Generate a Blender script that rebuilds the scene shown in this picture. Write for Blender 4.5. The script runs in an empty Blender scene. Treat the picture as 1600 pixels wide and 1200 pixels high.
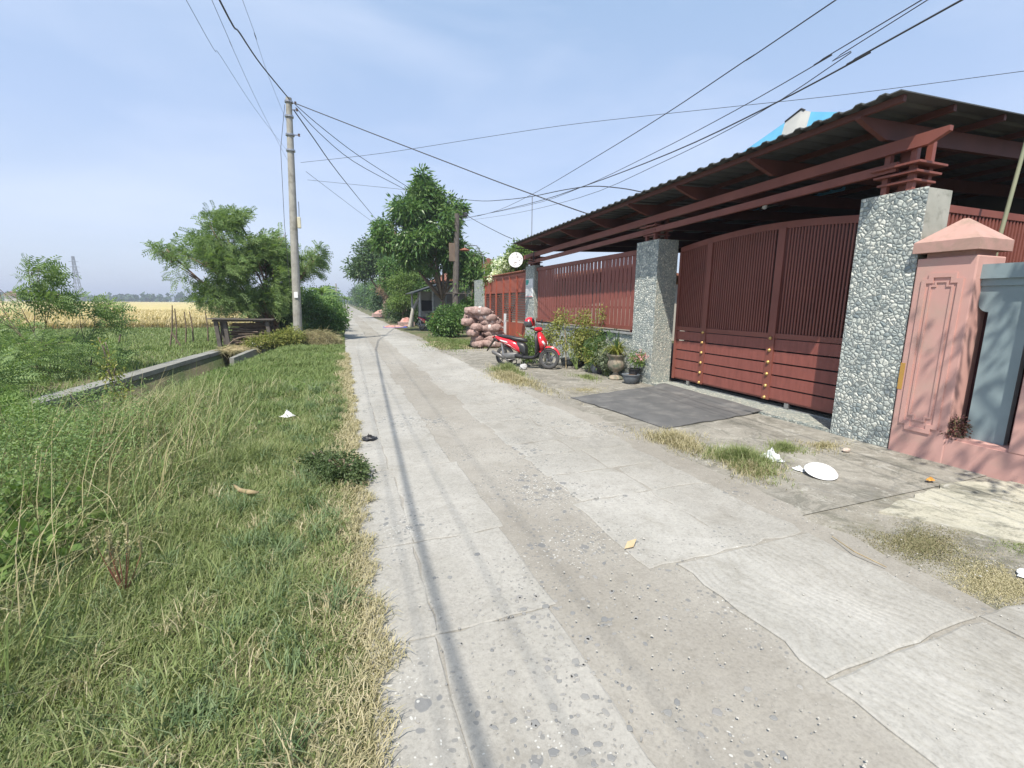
import bpy, bmesh, math, random
import numpy as np
from math import sin, cos, pi, radians, atan, tan, sqrt, atan2
from mathutils import Vector, Matrix
random.seed(7); rng = np.random.default_rng(7)
SC = bpy.context.scene
COL = SC.collection

# ------------------------------------------------------------ camera
F = 705.0; CX, CY = 800.0, 600.0; H = 1.65
PITCH = atan(126 / F); ROLL = radians(0.45); YAW = atan((CX - 533.) / (F / cos(PITCH)))
_f = Vector((sin(YAW) * cos(PITCH), cos(YAW) * cos(PITCH), -sin(PITCH)))
_r0 = Vector((cos(YAW), -sin(YAW), 0)); _u0 = _r0.cross(_f)
_r = _r0 * cos(ROLL) + _u0 * sin(ROLL); _u = _u0 * cos(ROLL) - _r0 * sin(ROLL)
cam_d = bpy.data.cameras.new('camera'); cam = bpy.data.objects.new('camera', cam_d); COL.objects.link(cam)
cam_d.sensor_width = 36; cam_d.lens = F / 1600 * 36; cam_d.clip_end = 5000; cam_d.clip_start = 0.05
M = Matrix((_r, _u, -_f)).transposed().to_4x4(); M.translation = Vector((0, 0, H)); cam.matrix_world = M
SC.camera = cam

def ray(px, py):
    return _r * ((px - CX) / F) + _u * (-(py - CY) / F) + _f
def at(px, py, Y):            # a real point at road distance Y
    d = ray(px, py); t = Y / d.y; return Vector((d.x * t, Y, H + d.z * t))
def gz(px, py, z=0.0):
    d = ray(px, py); t = (z - H) / d.z; return Vector((d.x * t, d.y * t, z))

# ------------------------------------------------------------ sky, sun, exposure
SUN = Vector((0.39, 0.50, -1.0)).normalized()
elev = math.asin(-SUN.z); az = atan2(-SUN.x, -SUN.y)
W = bpy.data.worlds.new('World'); SC.world = W; W.use_nodes = True
nt = W.node_tree; nt.nodes.clear()
wo = nt.nodes.new('ShaderNodeOutputWorld'); bg = nt.nodes.new('ShaderNodeBackground')
sky = nt.nodes.new('ShaderNodeTexSky'); sky.sky_type = 'NISHITA'; sky.sun_disc = False
sky.sun_elevation = elev; sky.sun_rotation = az; sky.air_density = 1.0; sky.dust_density = 1.5; sky.ozone_density = 1.5
bg.inputs['Strength'].default_value = 0.122
tc = nt.nodes.new('ShaderNodeTexCoord'); mp = nt.nodes.new('ShaderNodeMapping'); mp.inputs['Scale'].default_value = (1.2, 1.2, 4.0)
nz = nt.nodes.new('ShaderNodeTexNoise'); nz.inputs['Scale'].default_value = 1.6; nz.inputs['Detail'].default_value = 5; nz.inputs['Distortion'].default_value = 0.4
cr = nt.nodes.new('ShaderNodeValToRGB'); cr.color_ramp.elements[0].position = 0.42; cr.color_ramp.elements[1].position = 0.8
cr.color_ramp.elements[0].color = (0, 0, 0, 1); cr.color_ramp.elements[1].color = (0.42, 0.42, 0.42, 1)
mx = nt.nodes.new('ShaderNodeMixRGB'); mx.inputs[2].default_value = (5.2, 5.6, 6.6, 1)
tint = nt.nodes.new('ShaderNodeMixRGB'); tint.blend_type = 'MIX'; tint.inputs[0].default_value = 0.72
sxz = nt.nodes.new('ShaderNodeSeparateXYZ'); nt.links.new(tc.outputs['Generated'], sxz.inputs[0]); skr = nt.nodes.new('ShaderNodeValToRGB'); nt.links.new(sxz.outputs['Z'], skr.inputs[0])
skr.color_ramp.elements[0].position = 0.0; skr.color_ramp.elements[0].color = (.47, .52, .62, 1); skr.color_ramp.elements[1].position = .75; skr.color_ramp.elements[1].color = (.19, .32, .48, 1)
_e = skr.color_ramp.elements.new(.28); _e.color = (.33, .42, .60, 1)
skm = nt.nodes.new('ShaderNodeMixRGB'); skm.blend_type = 'MULTIPLY'; skm.inputs[0].default_value = 1; skm.inputs[2].default_value = (9.3, 9.3, 9.3, 1); nt.links.new(skr.outputs[0], skm.inputs[1]); nt.links.new(skm.outputs[0], tint.inputs[2])
L = nt.links.new
L(tc.outputs['Generated'], mp.inputs[0]); L(mp.outputs[0], nz.inputs['Vector']); L(nz.outputs['Fac'], cr.inputs[0])
L(sky.outputs[0], tint.inputs[1]); L(tint.outputs[0], mx.inputs[1])
L(cr.outputs[0], mx.inputs[0]); L(mx.outputs[0], bg.inputs[0]); L(bg.outputs[0], wo.inputs[0])
sd = bpy.data.lights.new('sun', 'SUN'); sd.energy = 4.7; sd.angle = radians(0.5); sd.color = (1, 0.935, 0.83)
so = bpy.data.objects.new('sun', sd); COL.objects.link(so); so.rotation_euler = SUN.to_track_quat('-Z', 'Y').to_euler(); so.location = (0, 0, 30)
SC.view_settings.view_transform = 'Standard'; SC.view_settings.look = 'None'; SC.view_settings.exposure = 0.62; SC.view_settings.gamma = 1
SC.cycles.max_bounces = 5; SC.cycles.transparent_max_bounces = 8; SC.cycles.volume_bounces = 0
SC.render.engine = 'CYCLES'

# ------------------------------------------------------------ materials
MATS = {}
def _base(name):
    m = bpy.data.materials.new(name); m.use_nodes = True; nt = m.node_tree
    b = nt.nodes['Principled BSDF']; return m, nt, b
def noise(nt, scale, detail=4, vec=None, rough=0.55, dist=0.0, stretch=None):
    g = nt.nodes.new('ShaderNodeTexCoord'); n = nt.nodes.new('ShaderNodeTexNoise')
    n.inputs['Scale'].default_value = scale; n.inputs['Detail'].default_value = detail; n.inputs['Roughness'].default_value = rough; n.inputs['Distortion'].default_value = dist
    if stretch:
        mpp = nt.nodes.new('ShaderNodeMapping'); mpp.inputs['Scale'].default_value = stretch
        nt.links.new(g.outputs['Object'], mpp.inputs[0]); nt.links.new(mpp.outputs[0], n.inputs['Vector'])
    else: nt.links.new(g.outputs['Object'], n.inputs['Vector'])
    return n
def ramp(nt, src, stops):
    r = nt.nodes.new('ShaderNodeValToRGB'); e = r.color_ramp.elements
    while len(e) < len(stops): e.new(0.5)
    for i, (p, c) in enumerate(stops): e[i].position = p; e[i].color = (*c, 1) if len(c) == 3 else c
    nt.links.new(src, r.inputs[0]); return r
def mixc(nt, fac, a, b, mode='MIX'):
    m = nt.nodes.new('ShaderNodeMixRGB'); m.blend_type = mode
    for i, v in ((0, fac), (1, a), (2, b)):
        if isinstance(v, (int, float)): m.inputs[i].default_value = v
        elif isinstance(v, tuple): m.inputs[i].default_value = (*v, 1)
        else: nt.links.new(v, m.inputs[i])
    return m
def bump(nt, b, src, strength=0.3, dist=0.01):
    bp = nt.nodes.new('ShaderNodeBump'); bp.inputs['Strength'].default_value = strength; bp.inputs['Distance'].default_value = dist
    nt.links.new(src, bp.inputs['Height']); nt.links.new(bp.outputs[0], b.inputs['Normal']); return bp
def pm(name, c1, c2=None, scale=6, rough=0.7, bmp=0.2, metal=0.0, stain=None, stain_scale=1.3, stain_lo=0.5, stain_hi=0.7, stretch=None, spec=0.4, bdist=0.005):
    """two-tone noisy paint / plaster / metal with optional blotches of a third colour"""
    if name in MATS: return MATS[name]
    m, nt, b = _base(name); c2 = c2 or tuple(x * 0.75 for x in c1)
    n = noise(nt, scale, 6, stretch=stretch); r = ramp(nt, n.outputs['Fac'], [(0.3, c1), (0.7, c2)]); col = r.outputs[0]
    if stain:
        n2 = noise(nt, stain_scale, 8, rough=0.65, dist=0.3); r2 = ramp(nt, n2.outputs['Fac'], [(stain_lo, (0, 0, 0)), (stain_hi, (1, 1, 1))])
        col = mixc(nt, r2.outputs[0], col, stain).outputs[0]
    nt.links.new(col, b.inputs['Base Color']); b.inputs['Roughness'].default_value = rough; b.inputs['Metallic'].default_value = metal
    b.inputs['Specular IOR Level'].default_value = spec
    if bmp: n3 = noise(nt, scale * 5, 4); bump(nt, b, n3.outputs['Fac'], bmp, bdist)
    MATS[name] = m; return m
def leafmat(name, cols, trans=0.3, rough=0.55):
    if name in MATS: return MATS[name]
    m, nt, b = _base(name); g = nt.nodes.new('ShaderNodeNewGeometry')
    n = noise(nt, 1.4, 3); ad = nt.nodes.new('ShaderNodeMath'); ad.operation = 'MULTIPLY_ADD'; ad.inputs[1].default_value = 0.62
    nt.links.new(g.outputs['Random Per Island'], ad.inputs[0])
    sc_ = nt.nodes.new('ShaderNodeMath'); sc_.operation = 'MULTIPLY'; sc_.inputs[1].default_value = 0.38; nt.links.new(n.outputs['Fac'], sc_.inputs[0]); nt.links.new(sc_.outputs[0], ad.inputs[2])
    r = ramp(nt, ad.outputs[0], [(i / (len(cols) - 1), c) for i, c in enumerate(cols)])
    nt.links.new(r.outputs[0], b.inputs['Base Color']); b.inputs['Roughness'].default_value = rough; b.inputs['Specular IOR Level'].default_value = 0.35
    t = nt.nodes.new('ShaderNodeBsdfTranslucent'); mxs = nt.nodes.new('ShaderNodeMixShader'); mxs.inputs[0].default_value = trans
    br = mixc(nt, 1.0, r.outputs[0], (1.3, 1.35, 0.8), 'MULTIPLY'); nt.links.new(br.outputs[0], t.inputs[0])
    o = nt.nodes['Material Output']; nt.links.new(b.outputs[0], mxs.inputs[1]); nt.links.new(t.outputs[0], mxs.inputs[2]); nt.links.new(mxs.outputs[0], o.inputs[0])
    MATS[name] = m; return m
def pebblemat(name, grout, cols, scale=19., tile=0.4):
    m, nt, b = _base(name); g = nt.nodes.new('ShaderNodeTexCoord')
    wn = noise(nt, 9, 2); wv = mixc(nt, 0.05, g.outputs['Object'], wn.outputs['Color'], 'ADD')
    v = nt.nodes.new('ShaderNodeTexVoronoi'); v.feature = 'DISTANCE_TO_EDGE'; v.inputs['Scale'].default_value = scale
    v2 = nt.nodes.new('ShaderNodeTexVoronoi'); v2.inputs['Scale'].default_value = scale
    for q in (v, v2): nt.links.new(wv.outputs[0], q.inputs['Vector']); q.inputs['Randomness'].default_value = 0.9
    edge = ramp(nt, v.outputs['Distance'], [(0.02, (0, 0, 0)), (0.11, (1, 1, 1))])
    sep = nt.nodes.new('ShaderNodeSeparateColor'); nt.links.new(v2.outputs['Color'], sep.inputs[0])
    pc = ramp(nt, sep.outputs[0], [(i / (len(cols) - 1), c) for i, c in enumerate(cols)])
    n = noise(nt, 40, 3); pc2 = mixc(nt, 0.35, pc.outputs[0], ramp(nt, n.outputs['Fac'], [(0.3, (.55, .56, .54)), (0.7, (1.3, 1.3, 1.25))]).outputs[0], 'MULTIPLY')
    c = mixc(nt, edge.outputs[0], grout, pc2.outputs[0])
    # tile joints on height and length
    sp = nt.nodes.new('ShaderNodeSeparateXYZ'); nt.links.new(g.outputs['Object'], sp.inputs[0]); js = []
    for ax, per, wd in (('Z', tile * 1.55, 0.010), ('Y', tile, 0.014), ('X', tile, 0.014)):
        q = nt.nodes.new('ShaderNodeMath'); q.operation = 'MODULO'; q.inputs[1].default_value = per; nt.links.new(sp.outputs[ax], q.inputs[0])
        a = nt.nodes.new('ShaderNodeMath'); a.operation = 'ABSOLUTE'; nt.links.new(q.outputs[0], a.inputs[0])
        l = nt.nodes.new('ShaderNodeMath'); l.operation = 'LESS_THAN'; l.inputs[1].default_value = wd / 2; nt.links.new(a.outputs[0], l.inputs[0]); js.append(l)
    mxx = nt.nodes.new('ShaderNodeMath'); mxx.operation = 'MAXIMUM'; nt.links.new(js[0].outputs[0], mxx.inputs[0]); nt.links.new(js[1].outputs[0], mxx.inputs[1])
    jf = nt.nodes.new('ShaderNodeMath'); jf.operation = 'MULTIPLY'; jf.inputs[1].default_value = 0.5; nt.links.new(mxx.outputs[0], jf.inputs[0])
    c = mixc(nt, jf.outputs[0], c.outputs[0], grout)
    dn = noise(nt, 1.7, 7, rough=.7, dist=.5); dr = ramp(nt, dn.outputs['Fac'], [(0.5, (0, 0, 0)), (0.68, (1, 1, 1))])
    c = mixc(nt, mixc(nt, 1.0, dr.outputs[0], (.45, .45, .45), 'MULTIPLY').outputs[0], c.outputs[0], (.20, .24, .25))
    nt.links.new(c.outputs[0], b.inputs['Base Color']); b.inputs['Roughness'].default_value = 0.38; b.inputs['Specular IOR Level'].default_value = .5
    hr = ramp(nt, v.outputs['Distance'], [(0.0, (0, 0, 0)), (0.35, (1, 1, 1))]); bump(nt, b, hr.outputs[0], 0.5, 0.02)
    MATS[name] = m; return m
def concretemat(name, c1, c2, stone=0.0, lichen=0.0, stain=(.2, .2, .18), stain_amt=.5, per_island=0.12, scale=1.0, cracks=0.0, groove=False):
    m, nt, b = _base(name); n = noise(nt, 1.1 * scale, 8, rough=.65, dist=.2); r = ramp(nt, n.outputs['Fac'], [(0.35, c1), (0.65, c2)])
    f = noise(nt, 55, 5, rough=.7); c = mixc(nt, .55, r.outputs[0], ramp(nt, f.outputs['Fac'], [(0.3, (.62, .62, .62)), (0.5, (1, 1, 1)), (0.75, (1.25, 1.25, 1.25))]).outputs[0], 'MULTIPLY')
    s = noise(nt, 2.6, 9, rough=.75, dist=.6); sr = ramp(nt, s.outputs['Fac'], [(0.52, (0, 0, 0)), (0.72, (stain_amt,) * 3)]); c = mixc(nt, sr.outputs[0], c.outputs[0], stain)
    g = nt.nodes.new('ShaderNodeTexCoord'); hsrc = f.outputs['Fac']
    if per_island:
        ge = nt.nodes.new('ShaderNodeNewGeometry'); ir = ramp(nt, ge.outputs['Random Per Island'], [(0, (1 - per_island,) * 3), (1, (1 + per_island,) * 3)]); c = mixc(nt, 1.0, c.outputs[0], ir.outputs[0], 'MULTIPLY')
    mt = noise(nt, 9, 6, rough=.7, dist=.8); c = mixc(nt, .5, c.outputs[0], ramp(nt, mt.outputs['Fac'], [(.3, (.78, .77, .75)), (.5, (1, 1, 1)), (.7, (1.12, 1.12, 1.1))]).outputs[0], 'MULTIPLY')
    lg = noise(nt, .45, 3, dist=.4, stretch=(1.6, .35, 1)); c = mixc(nt, .8, c.outputs[0], ramp(nt, lg.outputs['Fac'], [(.35, (.84, .82, .79)), (.65, (1.08, 1.08, 1.08))]).outputs[0], 'MULTIPLY')
    if lichen:
        l1 = noise(nt, 2.2, 10, rough=.8, dist=1.2); c = mixc(nt, ramp(nt, l1.outputs['Fac'], [(.50, (0, 0, 0)), (.60, (lichen,) * 3)]).outputs[0], c.outputs[0], (.10, .10, .082))
        l2 = noise(nt, 4.5, 10, rough=.8, dist=1.0); c = mixc(nt, ramp(nt, l2.outputs['Fac'], [(.54, (0, 0, 0)), (.62, (lichen,) * 3)]).outputs[0], c.outputs[0], (.42, .41, .37))
    if stone:
        wn = noise(nt, 6, 3); wv = mixc(nt, .09, g.outputs['Object'], wn.outputs['Color'], 'ADD')
        for sc_, rad, colr, th in ((11., .42, (.15, .155, .16), .44), (26., .38, (.17, .17, .165), .38), (47., .34, (.5, .5, .47), .42)):
            v = nt.nodes.new('ShaderNodeTexVoronoi'); v.inputs['Scale'].default_value = sc_; nt.links.new(wv.outputs[0], v.inputs['Vector'])
            sp = nt.nodes.new('ShaderNodeSeparateColor'); nt.links.new(v.outputs['Color'], sp.inputs[0])
            # radius varies with cell and with a large noise mask so stones come in patches
            pn = noise(nt, .9, 3); k = nt.nodes.new('ShaderNodeMath'); k.operation = 'MULTIPLY'; nt.links.new(sp.outputs[0], k.inputs[0])
            pr = ramp(nt, pn.outputs['Fac'], [(th - .02, (0, 0, 0)), (th + .22, (1, 1, 1))]); nt.links.new(pr.outputs[0], k.inputs[1])
            k2 = nt.nodes.new('ShaderNodeMath'); k2.operation = 'MULTIPLY'; k2.inputs[1].default_value = rad * stone; nt.links.new(k.outputs[0], k2.inputs[0])
            lt = nt.nodes.new('ShaderNodeMath'); lt.operation = 'SUBTRACT'; nt.links.new(k2.outputs[0], lt.inputs[0]); nt.links.new(v.outputs['Distance'], lt.inputs[1])
            lr = ramp(nt, lt.outputs[0], [(0.0, (0, 0, 0)), (0.04, (.75,) * 3)]); c = mixc(nt, lr.outputs[0], c.outputs[0], colr)
    if cracks:
        wn = noise(nt, 3, 5); wv = mixc(nt, .35, g.outputs['Object'], wn.outputs['Color'], 'ADD')
        v = nt.nodes.new('ShaderNodeTexVoronoi'); v.feature = 'DISTANCE_TO_EDGE'; v.inputs['Scale'].default_value = .75; nt.links.new(wv.outputs[0], v.inputs['Vector'])
        vr = ramp(nt, v.outputs['Distance'], [(0.0, (cracks,) * 3), (0.012, (0, 0, 0))]); pn = noise(nt, .5, 2); pr = ramp(nt, pn.outputs['Fac'], [(.45, (0, 0, 0)), (.55, (1, 1, 1))])
        k = mixc(nt, 1.0, vr.outputs[0], pr.outputs[0], 'MULTIPLY'); c = mixc(nt, k.outputs[0], c.outputs[0], (.17, .165, .15))
    nt.links.new(c.outputs[0], b.inputs['Base Color']); b.inputs['Roughness'].default_value = .85; b.inputs['Specular IOR Level'].default_value = .25
    if groove:
        w = nt.nodes.new('ShaderNodeTexWave'); w.inputs['Scale'].default_value = 5; w.inputs['Distortion'].default_value = 26; w.inputs['Detail'].default_value = 2; w.inputs['Detail Scale'].default_value = .35
        nt.links.new(g.outputs['Object'], w.inputs['Vector']); c = mixc(nt, .6, c.outputs[0], ramp(nt, w.outputs['Fac'], [(.0, (.90, .89, .87)), (.4, (1, 1, 1)), (1, (1.02, 1.02, 1.02))]).outputs[0], 'MULTIPLY'); nt.links.new(c.outputs[0], b.inputs['Base Color']); ad = mixc(nt, .5, f.outputs['Color'], w.outputs['Color'], 'ADD'); hsrc = ad.outputs[0]
    bump(nt, b, hsrc, .45, .006)
    MATS[name] = m; return m

RED = pm('red_brown_paint', (.235, .080, .060), (.185, .060, .046), 3, .5, .08, stain=(.13, .048, .038), stain_lo=.55, stain_hi=.8, stretch=(1, 1, .4))
RED_SHADED = pm('shaded_red_paint', (.125, .045, .036), (.09, .034, .028), 3, .6, .08)  # beam red darkened to stand in for shade under the carport roof
REDP = pm('plank_red', (.27, .088, .070), (.20, .064, .052), 3, .5, .1, stretch=(1, 6, 1))
REDB = pm('bright_red_paint', (.33, .095, .06), (.26, .07, .048), 4, .5, .08)
PEB = pebblemat('pebble_tile', (.17, .19, .185), [(.38, .42, .40), (.56, .58, .53), (.27, .31, .31), (.72, .72, .65), (.45, .49, .46), (.20, .24, .25), (.62, .63, .57)], 21.)
PEB2 = pebblemat('small_pebble_tile', (.20, .22, .20), [(.32, .36, .34), (.48, .50, .44), (.26, .30, .29), (.62, .60, .52), (.38, .41, .38)], 27.)
PLAST = pm('mouldy_plaster', (.42, .42, .38), (.3, .31, .27), 4, .9, .3, stain=(.10, .11, .09), stain_scale=3)
PINK = pm('pink_paint', (.55, .325, .285), (.50, .285, .25), 2.2, .8, .2, stain=(.46, .31, .26), stain_scale=2.6, stain_lo=.5, stain_hi=.75)
PINKW = pm('weathered_pink', (.47, .285, .245), (.40, .245, .21), 4, .85, .3, stain=(.25, .20, .15), stain_scale=3, stain_lo=.46, stain_hi=.72)
BLUEG = pm('blue_grey_paint', (.25, .32, .34), (.19, .25, .27), 2, .7, .12, stain=(.12, .15, .15), stain_scale=1.5, stain_lo=.55, stain_hi=.85)
ROOFM = pm('corrugated_roof', (.075, .08, .078), (.055, .06, .06), 2, .6, .05, stain=(.05, .052, .05), stain_scale=2)
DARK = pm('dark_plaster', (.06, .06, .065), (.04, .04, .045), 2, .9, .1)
POLEM = pm('pole_concrete', (.36, .35, .31), (.26, .25, .23), 5, .85, .3, stain=(.18, .17, .14), stain_scale=2)
WOOD = pm('old_wood', (.20, .15, .11), (.12, .09, .07), 5, .85, .4, stretch=(1, 1, .3))
WOODG = pm('grey_wood', (.13, .115, .10), (.08, .07, .065), 6, .85, .4)
BARK = pm('bark', (.22, .17, .13), (.12, .09, .07), 8, .9, .5)
WHITE = pm('white_plastic', (.82, .82, .82), (.72, .73, .74), 5, .4, .03)
BLACK = pm('black_plastic', (.025, .025, .028), (.035, .035, .038), 8, .38, .04)
RUBBER = pm('tyre_rubber', (.045, .045, .047), (.07, .068, .065), 12, .85, .2)
CHROME = pm('dull_metal', (.45, .45, .46), (.3, .3, .31), 10, .35, .05, metal=.8)
GOLD = pm('gold_stud', (.65, .45, .17), (.5, .33, .12), 8, .35, .02, metal=.6)
MRED = pm('glossy_red', (.62, .03, .045), (.56, .024, .04), 2, .18, 0, spec=.7)
SOIL = pm('soil', (.17, .11, .075), (.11, .075, .05), 20, .95, .8)
BLKWIRE = pm('cable_black', (.03, .03, .035), (.04, .04, .045), 8, .6, 0)
MATM = pm('rubber_mat', (.125, .125, .125), (.09, .092, .093), 3, .75, .3, stain=(.2, .195, .185), stain_scale=2.5, stain_lo=.5, stain_hi=.8)
TERRA = pm('terracotta_roof', (.30, .12, .075), (.2, .085, .06), 3, .8, .3)
GREYPOT = pm('grey_pot', (.15, .17, .19), (.1, .115, .13), 6, .6, .1)
STRAWM = pm('straw', (.38, .30, .17), (.25, .19, .11), 9, .9, .4)

G_GRASS = leafmat('grass_blades', [(.10, .145, .05), (.155, .205, .07), (.21, .26, .10), (.29, .31, .15), (.42, .39, .25)], .25)
G_DRY = leafmat('dry_grass_blades', [(.20, .21, .11), (.33, .30, .17), (.44, .39, .25), (.52, .47, .33)], .2)
G_LUSH = leafmat('lush_grass_blades', [(.10, .15, .05), (.14, .20, .065), (.20, .26, .09), (.30, .32, .15)], .25)
G_RICE = leafmat('rice_blades', [(.42, .35, .19), (.50, .42, .24), (.56, .48, .29), (.44, .40, .21)], .2)
L_ACA = leafmat('acacia_leaves', [(.09, .155, .065), (.14, .22, .08), (.20, .29, .10), (.29, .36, .15)], .35)
L_MANGO = leafmat('mango_leaves', [(.045, .10, .03), (.075, .16, .045), (.13, .22, .065), (.22, .30, .11)], .3, .4)
L_DARK = leafmat('dark_leaves', [(.045, .09, .03), (.07, .13, .045), (.11, .17, .06)], .22, .45)
L_FRESH = leafmat('fresh_leaves', [(.07, .13, .035), (.12, .20, .05), (.17, .26, .07), (.25, .31, .11)], .35)
L_YEL = leafmat('yellowish_leaves', [(.10, .15, .03), (.18, .22, .05), (.28, .28, .08), (.36, .33, .12)], .3)
L_FAR = leafmat('far_leaves', [(.025, .06, .025), (.045, .09, .035), (.07, .12, .045)], .2)
PETW = leafmat('white_petals', [(.6, .65, .5), (.75, .8, .62), (.8, .82, .72)], .3)
PETP = leafmat('pink_petals', [(.6, .2, .25), (.7, .35, .38), (.7, .5, .5)], .3)
PETR = leafmat('red_petals', [(.5, .04, .03), (.65, .10, .06)], .3)
STEM = leafmat('dry_stems', [(.20, .19, .09), (.30, .27, .14), (.38, .34, .21)], .1)
GSTEM = leafmat('green_stems', [(.10, .16, .05), (.16, .22, .07), (.24, .26, .10)], .1)

# ------------------------------------------------------------ object helpers
OFF = {}
def props(o, label=None, cat=None, group=None, kind=None):
    if label: o['label'] = label
    if cat: o['category'] = cat
    if group: o['group'] = group
    if kind: o['kind'] = kind
    return o
def thing(name, label, cat, loc=(0, 0, 0), group=None):
    o = bpy.data.objects.new(name, None); o.empty_display_size = .1; COL.objects.link(o); o.location = loc
    OFF[o.name] = Vector(loc); return props(o, label, cat, group)
def link(name, me, mat, parent=None, origin=None, smooth=False):
    if mat and not me.materials: me.materials.append(mat)
    o = bpy.data.objects.new(name, me); COL.objects.link(o)
    if smooth: me.polygons.foreach_set('use_smooth', [True] * len(me.polygons))
    off = Vector((0, 0, 0))
    if parent:
        o.parent = parent; off = OFF[parent.name]; OFF[o.name] = off
    else:
        if origin is not None: off = Vector(origin); o.location = off
        OFF[o.name] = off
    if off.length > 0: me.transform(Matrix.Translation(-off))
    me.update(); return o
class MB:
    def __init__(s): s.v = []; s.f = []
    def box(s, x0, x1, y0, y1, z0, z1, bev=0.0):
        c = Vector(((x0 + x1) / 2, (y0 + y1) / 2, (z0 + z1) / 2)); return s.obox(c, (abs(x1 - x0), abs(y1 - y0), abs(z1 - z0)), None, bev)
    def obox(s, c, size, rot=None, bev=0.0):
        c = Vector(c); R = rot.to_matrix() if hasattr(rot, 'to_matrix') else (rot or Matrix.Identity(3)); h = [q / 2 for q in size]; n = len(s.v)
        if not bev:
            for x in (-1, 1):
                for y in (-1, 1):
                    for z in (-1, 1): s.v.append(c + R @ Vector((x * h[0], y * h[1], z * h[2])))
            s.f += [tuple(n + i for i in q) for q in ((0, 1, 3, 2), (4, 6, 7, 5), (0, 4, 5, 1), (2, 3, 7, 6), (0, 2, 6, 4), (1, 5, 7, 3))]
        else:
            bm = bmesh.new(); bmesh.ops.create_cube(bm, size=1); bmesh.ops.scale(bm, vec=size, verts=bm.verts)
            bmesh.ops.bevel(bm, geom=bm.edges[:], offset=bev, segments=2, profile=.5, affect='EDGES')
            for v in bm.verts: v.index; s.v.append(c + R @ v.co)
            bm.verts.index_update()
            for f in bm.faces: s.f.append(tuple(n + v.index for v in f.verts))
            bm.free()
        return s
    def bar(s, a, b, w, h=None, up=(0, 0, 1)):
        a, b = Vector(a), Vector(b); d = (b - a); l = d.length; d.normalize(); u = Vector(up)
        if abs(d.dot(u)) > .98: u = Vector((1, 0, 0))
        y = u.cross(d).normalized(); z = d.cross(y); R = Matrix((d, y, z)).transposed()
        return s.obox((a + b) / 2, (l, w, h or w), R)
    def tube(s, pts, rad, seg=8, cap=True):
        pts = [Vector(p) for p in pts]; n = len(pts); rad = [rad] * n if isinstance(rad, (int, float)) else rad; base = len(s.v); pr = None
        for i, p in enumerate(pts):
            d = (pts[min(i + 1, n - 1)] - pts[max(i - 1, 0)]).normalized()
            if pr is None: pr = d.orthogonal().normalized()
            pr = (pr - d * pr.dot(d)); pr = pr.normalized() if pr.length > 1e-6 else d.orthogonal().normalized(); q = d.cross(pr)
            for k in range(seg):
                a = 2 * pi * k / seg; s.v.append(p + (pr * cos(a) + q * sin(a)) * rad[i])
        for i in range(n - 1):
            for k in range(seg):
                k2 = (k + 1) % seg; s.f.append((base + i * seg + k, base + i * seg + k2, base + (i + 1) * seg + k2, base + (i + 1) * seg + k))
        if cap: s.f.append(tuple(base + k for k in range(seg))[::-1]); s.f.append(tuple(base + (n - 1) * seg + k for k in range(seg)))
        return s
    def rings(s, rs, cap=True):
        base = len(s.v); m = len(rs[0])
        for r in rs: s.v += [Vector(p) for p in r]
        for i in range(len(rs) - 1):
            for k in range(m):
                k2 = (k + 1) % m; s.f.append((base + i * m + k, base + i * m + k2, base + (i + 1) * m + k2, base + (i + 1) * m + k))
        if cap: s.f.append(tuple(base + k for k in range(m))[::-1]); s.f.append(tuple(base + (len(rs) - 1) * m + k for k in range(m)))
        return s
    def lathe(s, c, prof, seg=20, axis='z', cap=True):
        c = Vector(c); rs = []
        for r, z in prof:
            ring = []
            for k in range(seg):
                a = 2 * pi * k / seg; p = (r * cos(a), r * sin(a), z)
                if axis == 'y': p = (p[0], p[2], -p[1])
                if axis == 'x': p = (p[2], p[0], p[1])
                ring.append(c + Vector(p))
            rs.append(ring)
        return s.rings(rs, cap)
    def loft(s, secs, m=14, e=.75):
        """secs: (centre, half-vector u, half-vector v): superellipse rings"""
        rs = []
        for c, u, v in secs:
            c, u, v = Vector(c), Vector(u), Vector(v); r = []
            for k in range(m):
                a = 2 * pi * k / m; ca, sa = cos(a), sin(a)
                r.append(c + u * (abs(ca) ** e * (1 if ca > 0 else -1)) + v * (abs(sa) ** e * (1 if sa > 0 else -1)))
            rs.append(r)
        return s.rings(rs)
    def ell(s, c, r, seg=14, rings=9, jit=0.0, rot=None, e=1.0):
        c = Vector(c); rs = []
        for i in range(rings):
            t = pi * (i + .5) / rings; ring = []
            for k in range(seg):
                a = 2 * pi * k / seg
                p = [sin(t) * cos(a), sin(t) * sin(a), cos(t)]
                p = [abs(q) ** e * (1 if q > 0 else -1) for q in p]
                p = Vector((p[0] * r[0], p[1] * r[1], p[2] * r[2])) * (1 + random.uniform(-jit, jit))
                if rot: p = rot @ p
                ring.append(c + p)
            rs.append(ring)
        return s.rings(rs)
    def prism(s, outline, axis, a0, a1):
        """outline 2-D list; axis 'x','y','z' is the extrusion axis"""
        def mk(p, a):
            return Vector((a, p[0], p[1])) if axis == 'x' else Vector((p[0], a, p[1])) if axis == 'y' else Vector((p[0], p[1], a))
        return s.rings([[mk(p, a0) for p in outline], [mk(p, a1) for p in outline]])
    def quad(s, *p):
        n = len(s.v); s.v += [Vector(q) for q in p]; s.f.append(tuple(range(n, n + len(p)))); return s
    def build(s, name, mat, parent=None, origin=None, smooth=False):
        me = bpy.data.meshes.new(name); me.from_pydata([tuple(v) for v in s.v], [], s.f); me.validate()
        bm = bmesh.new(); bm.from_mesh(me); bmesh.ops.recalc_face_normals(bm, faces=bm.faces); bm.to_mesh(me); bm.free()
        o = link(name, me, mat, parent, origin, smooth)
        return o
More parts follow.
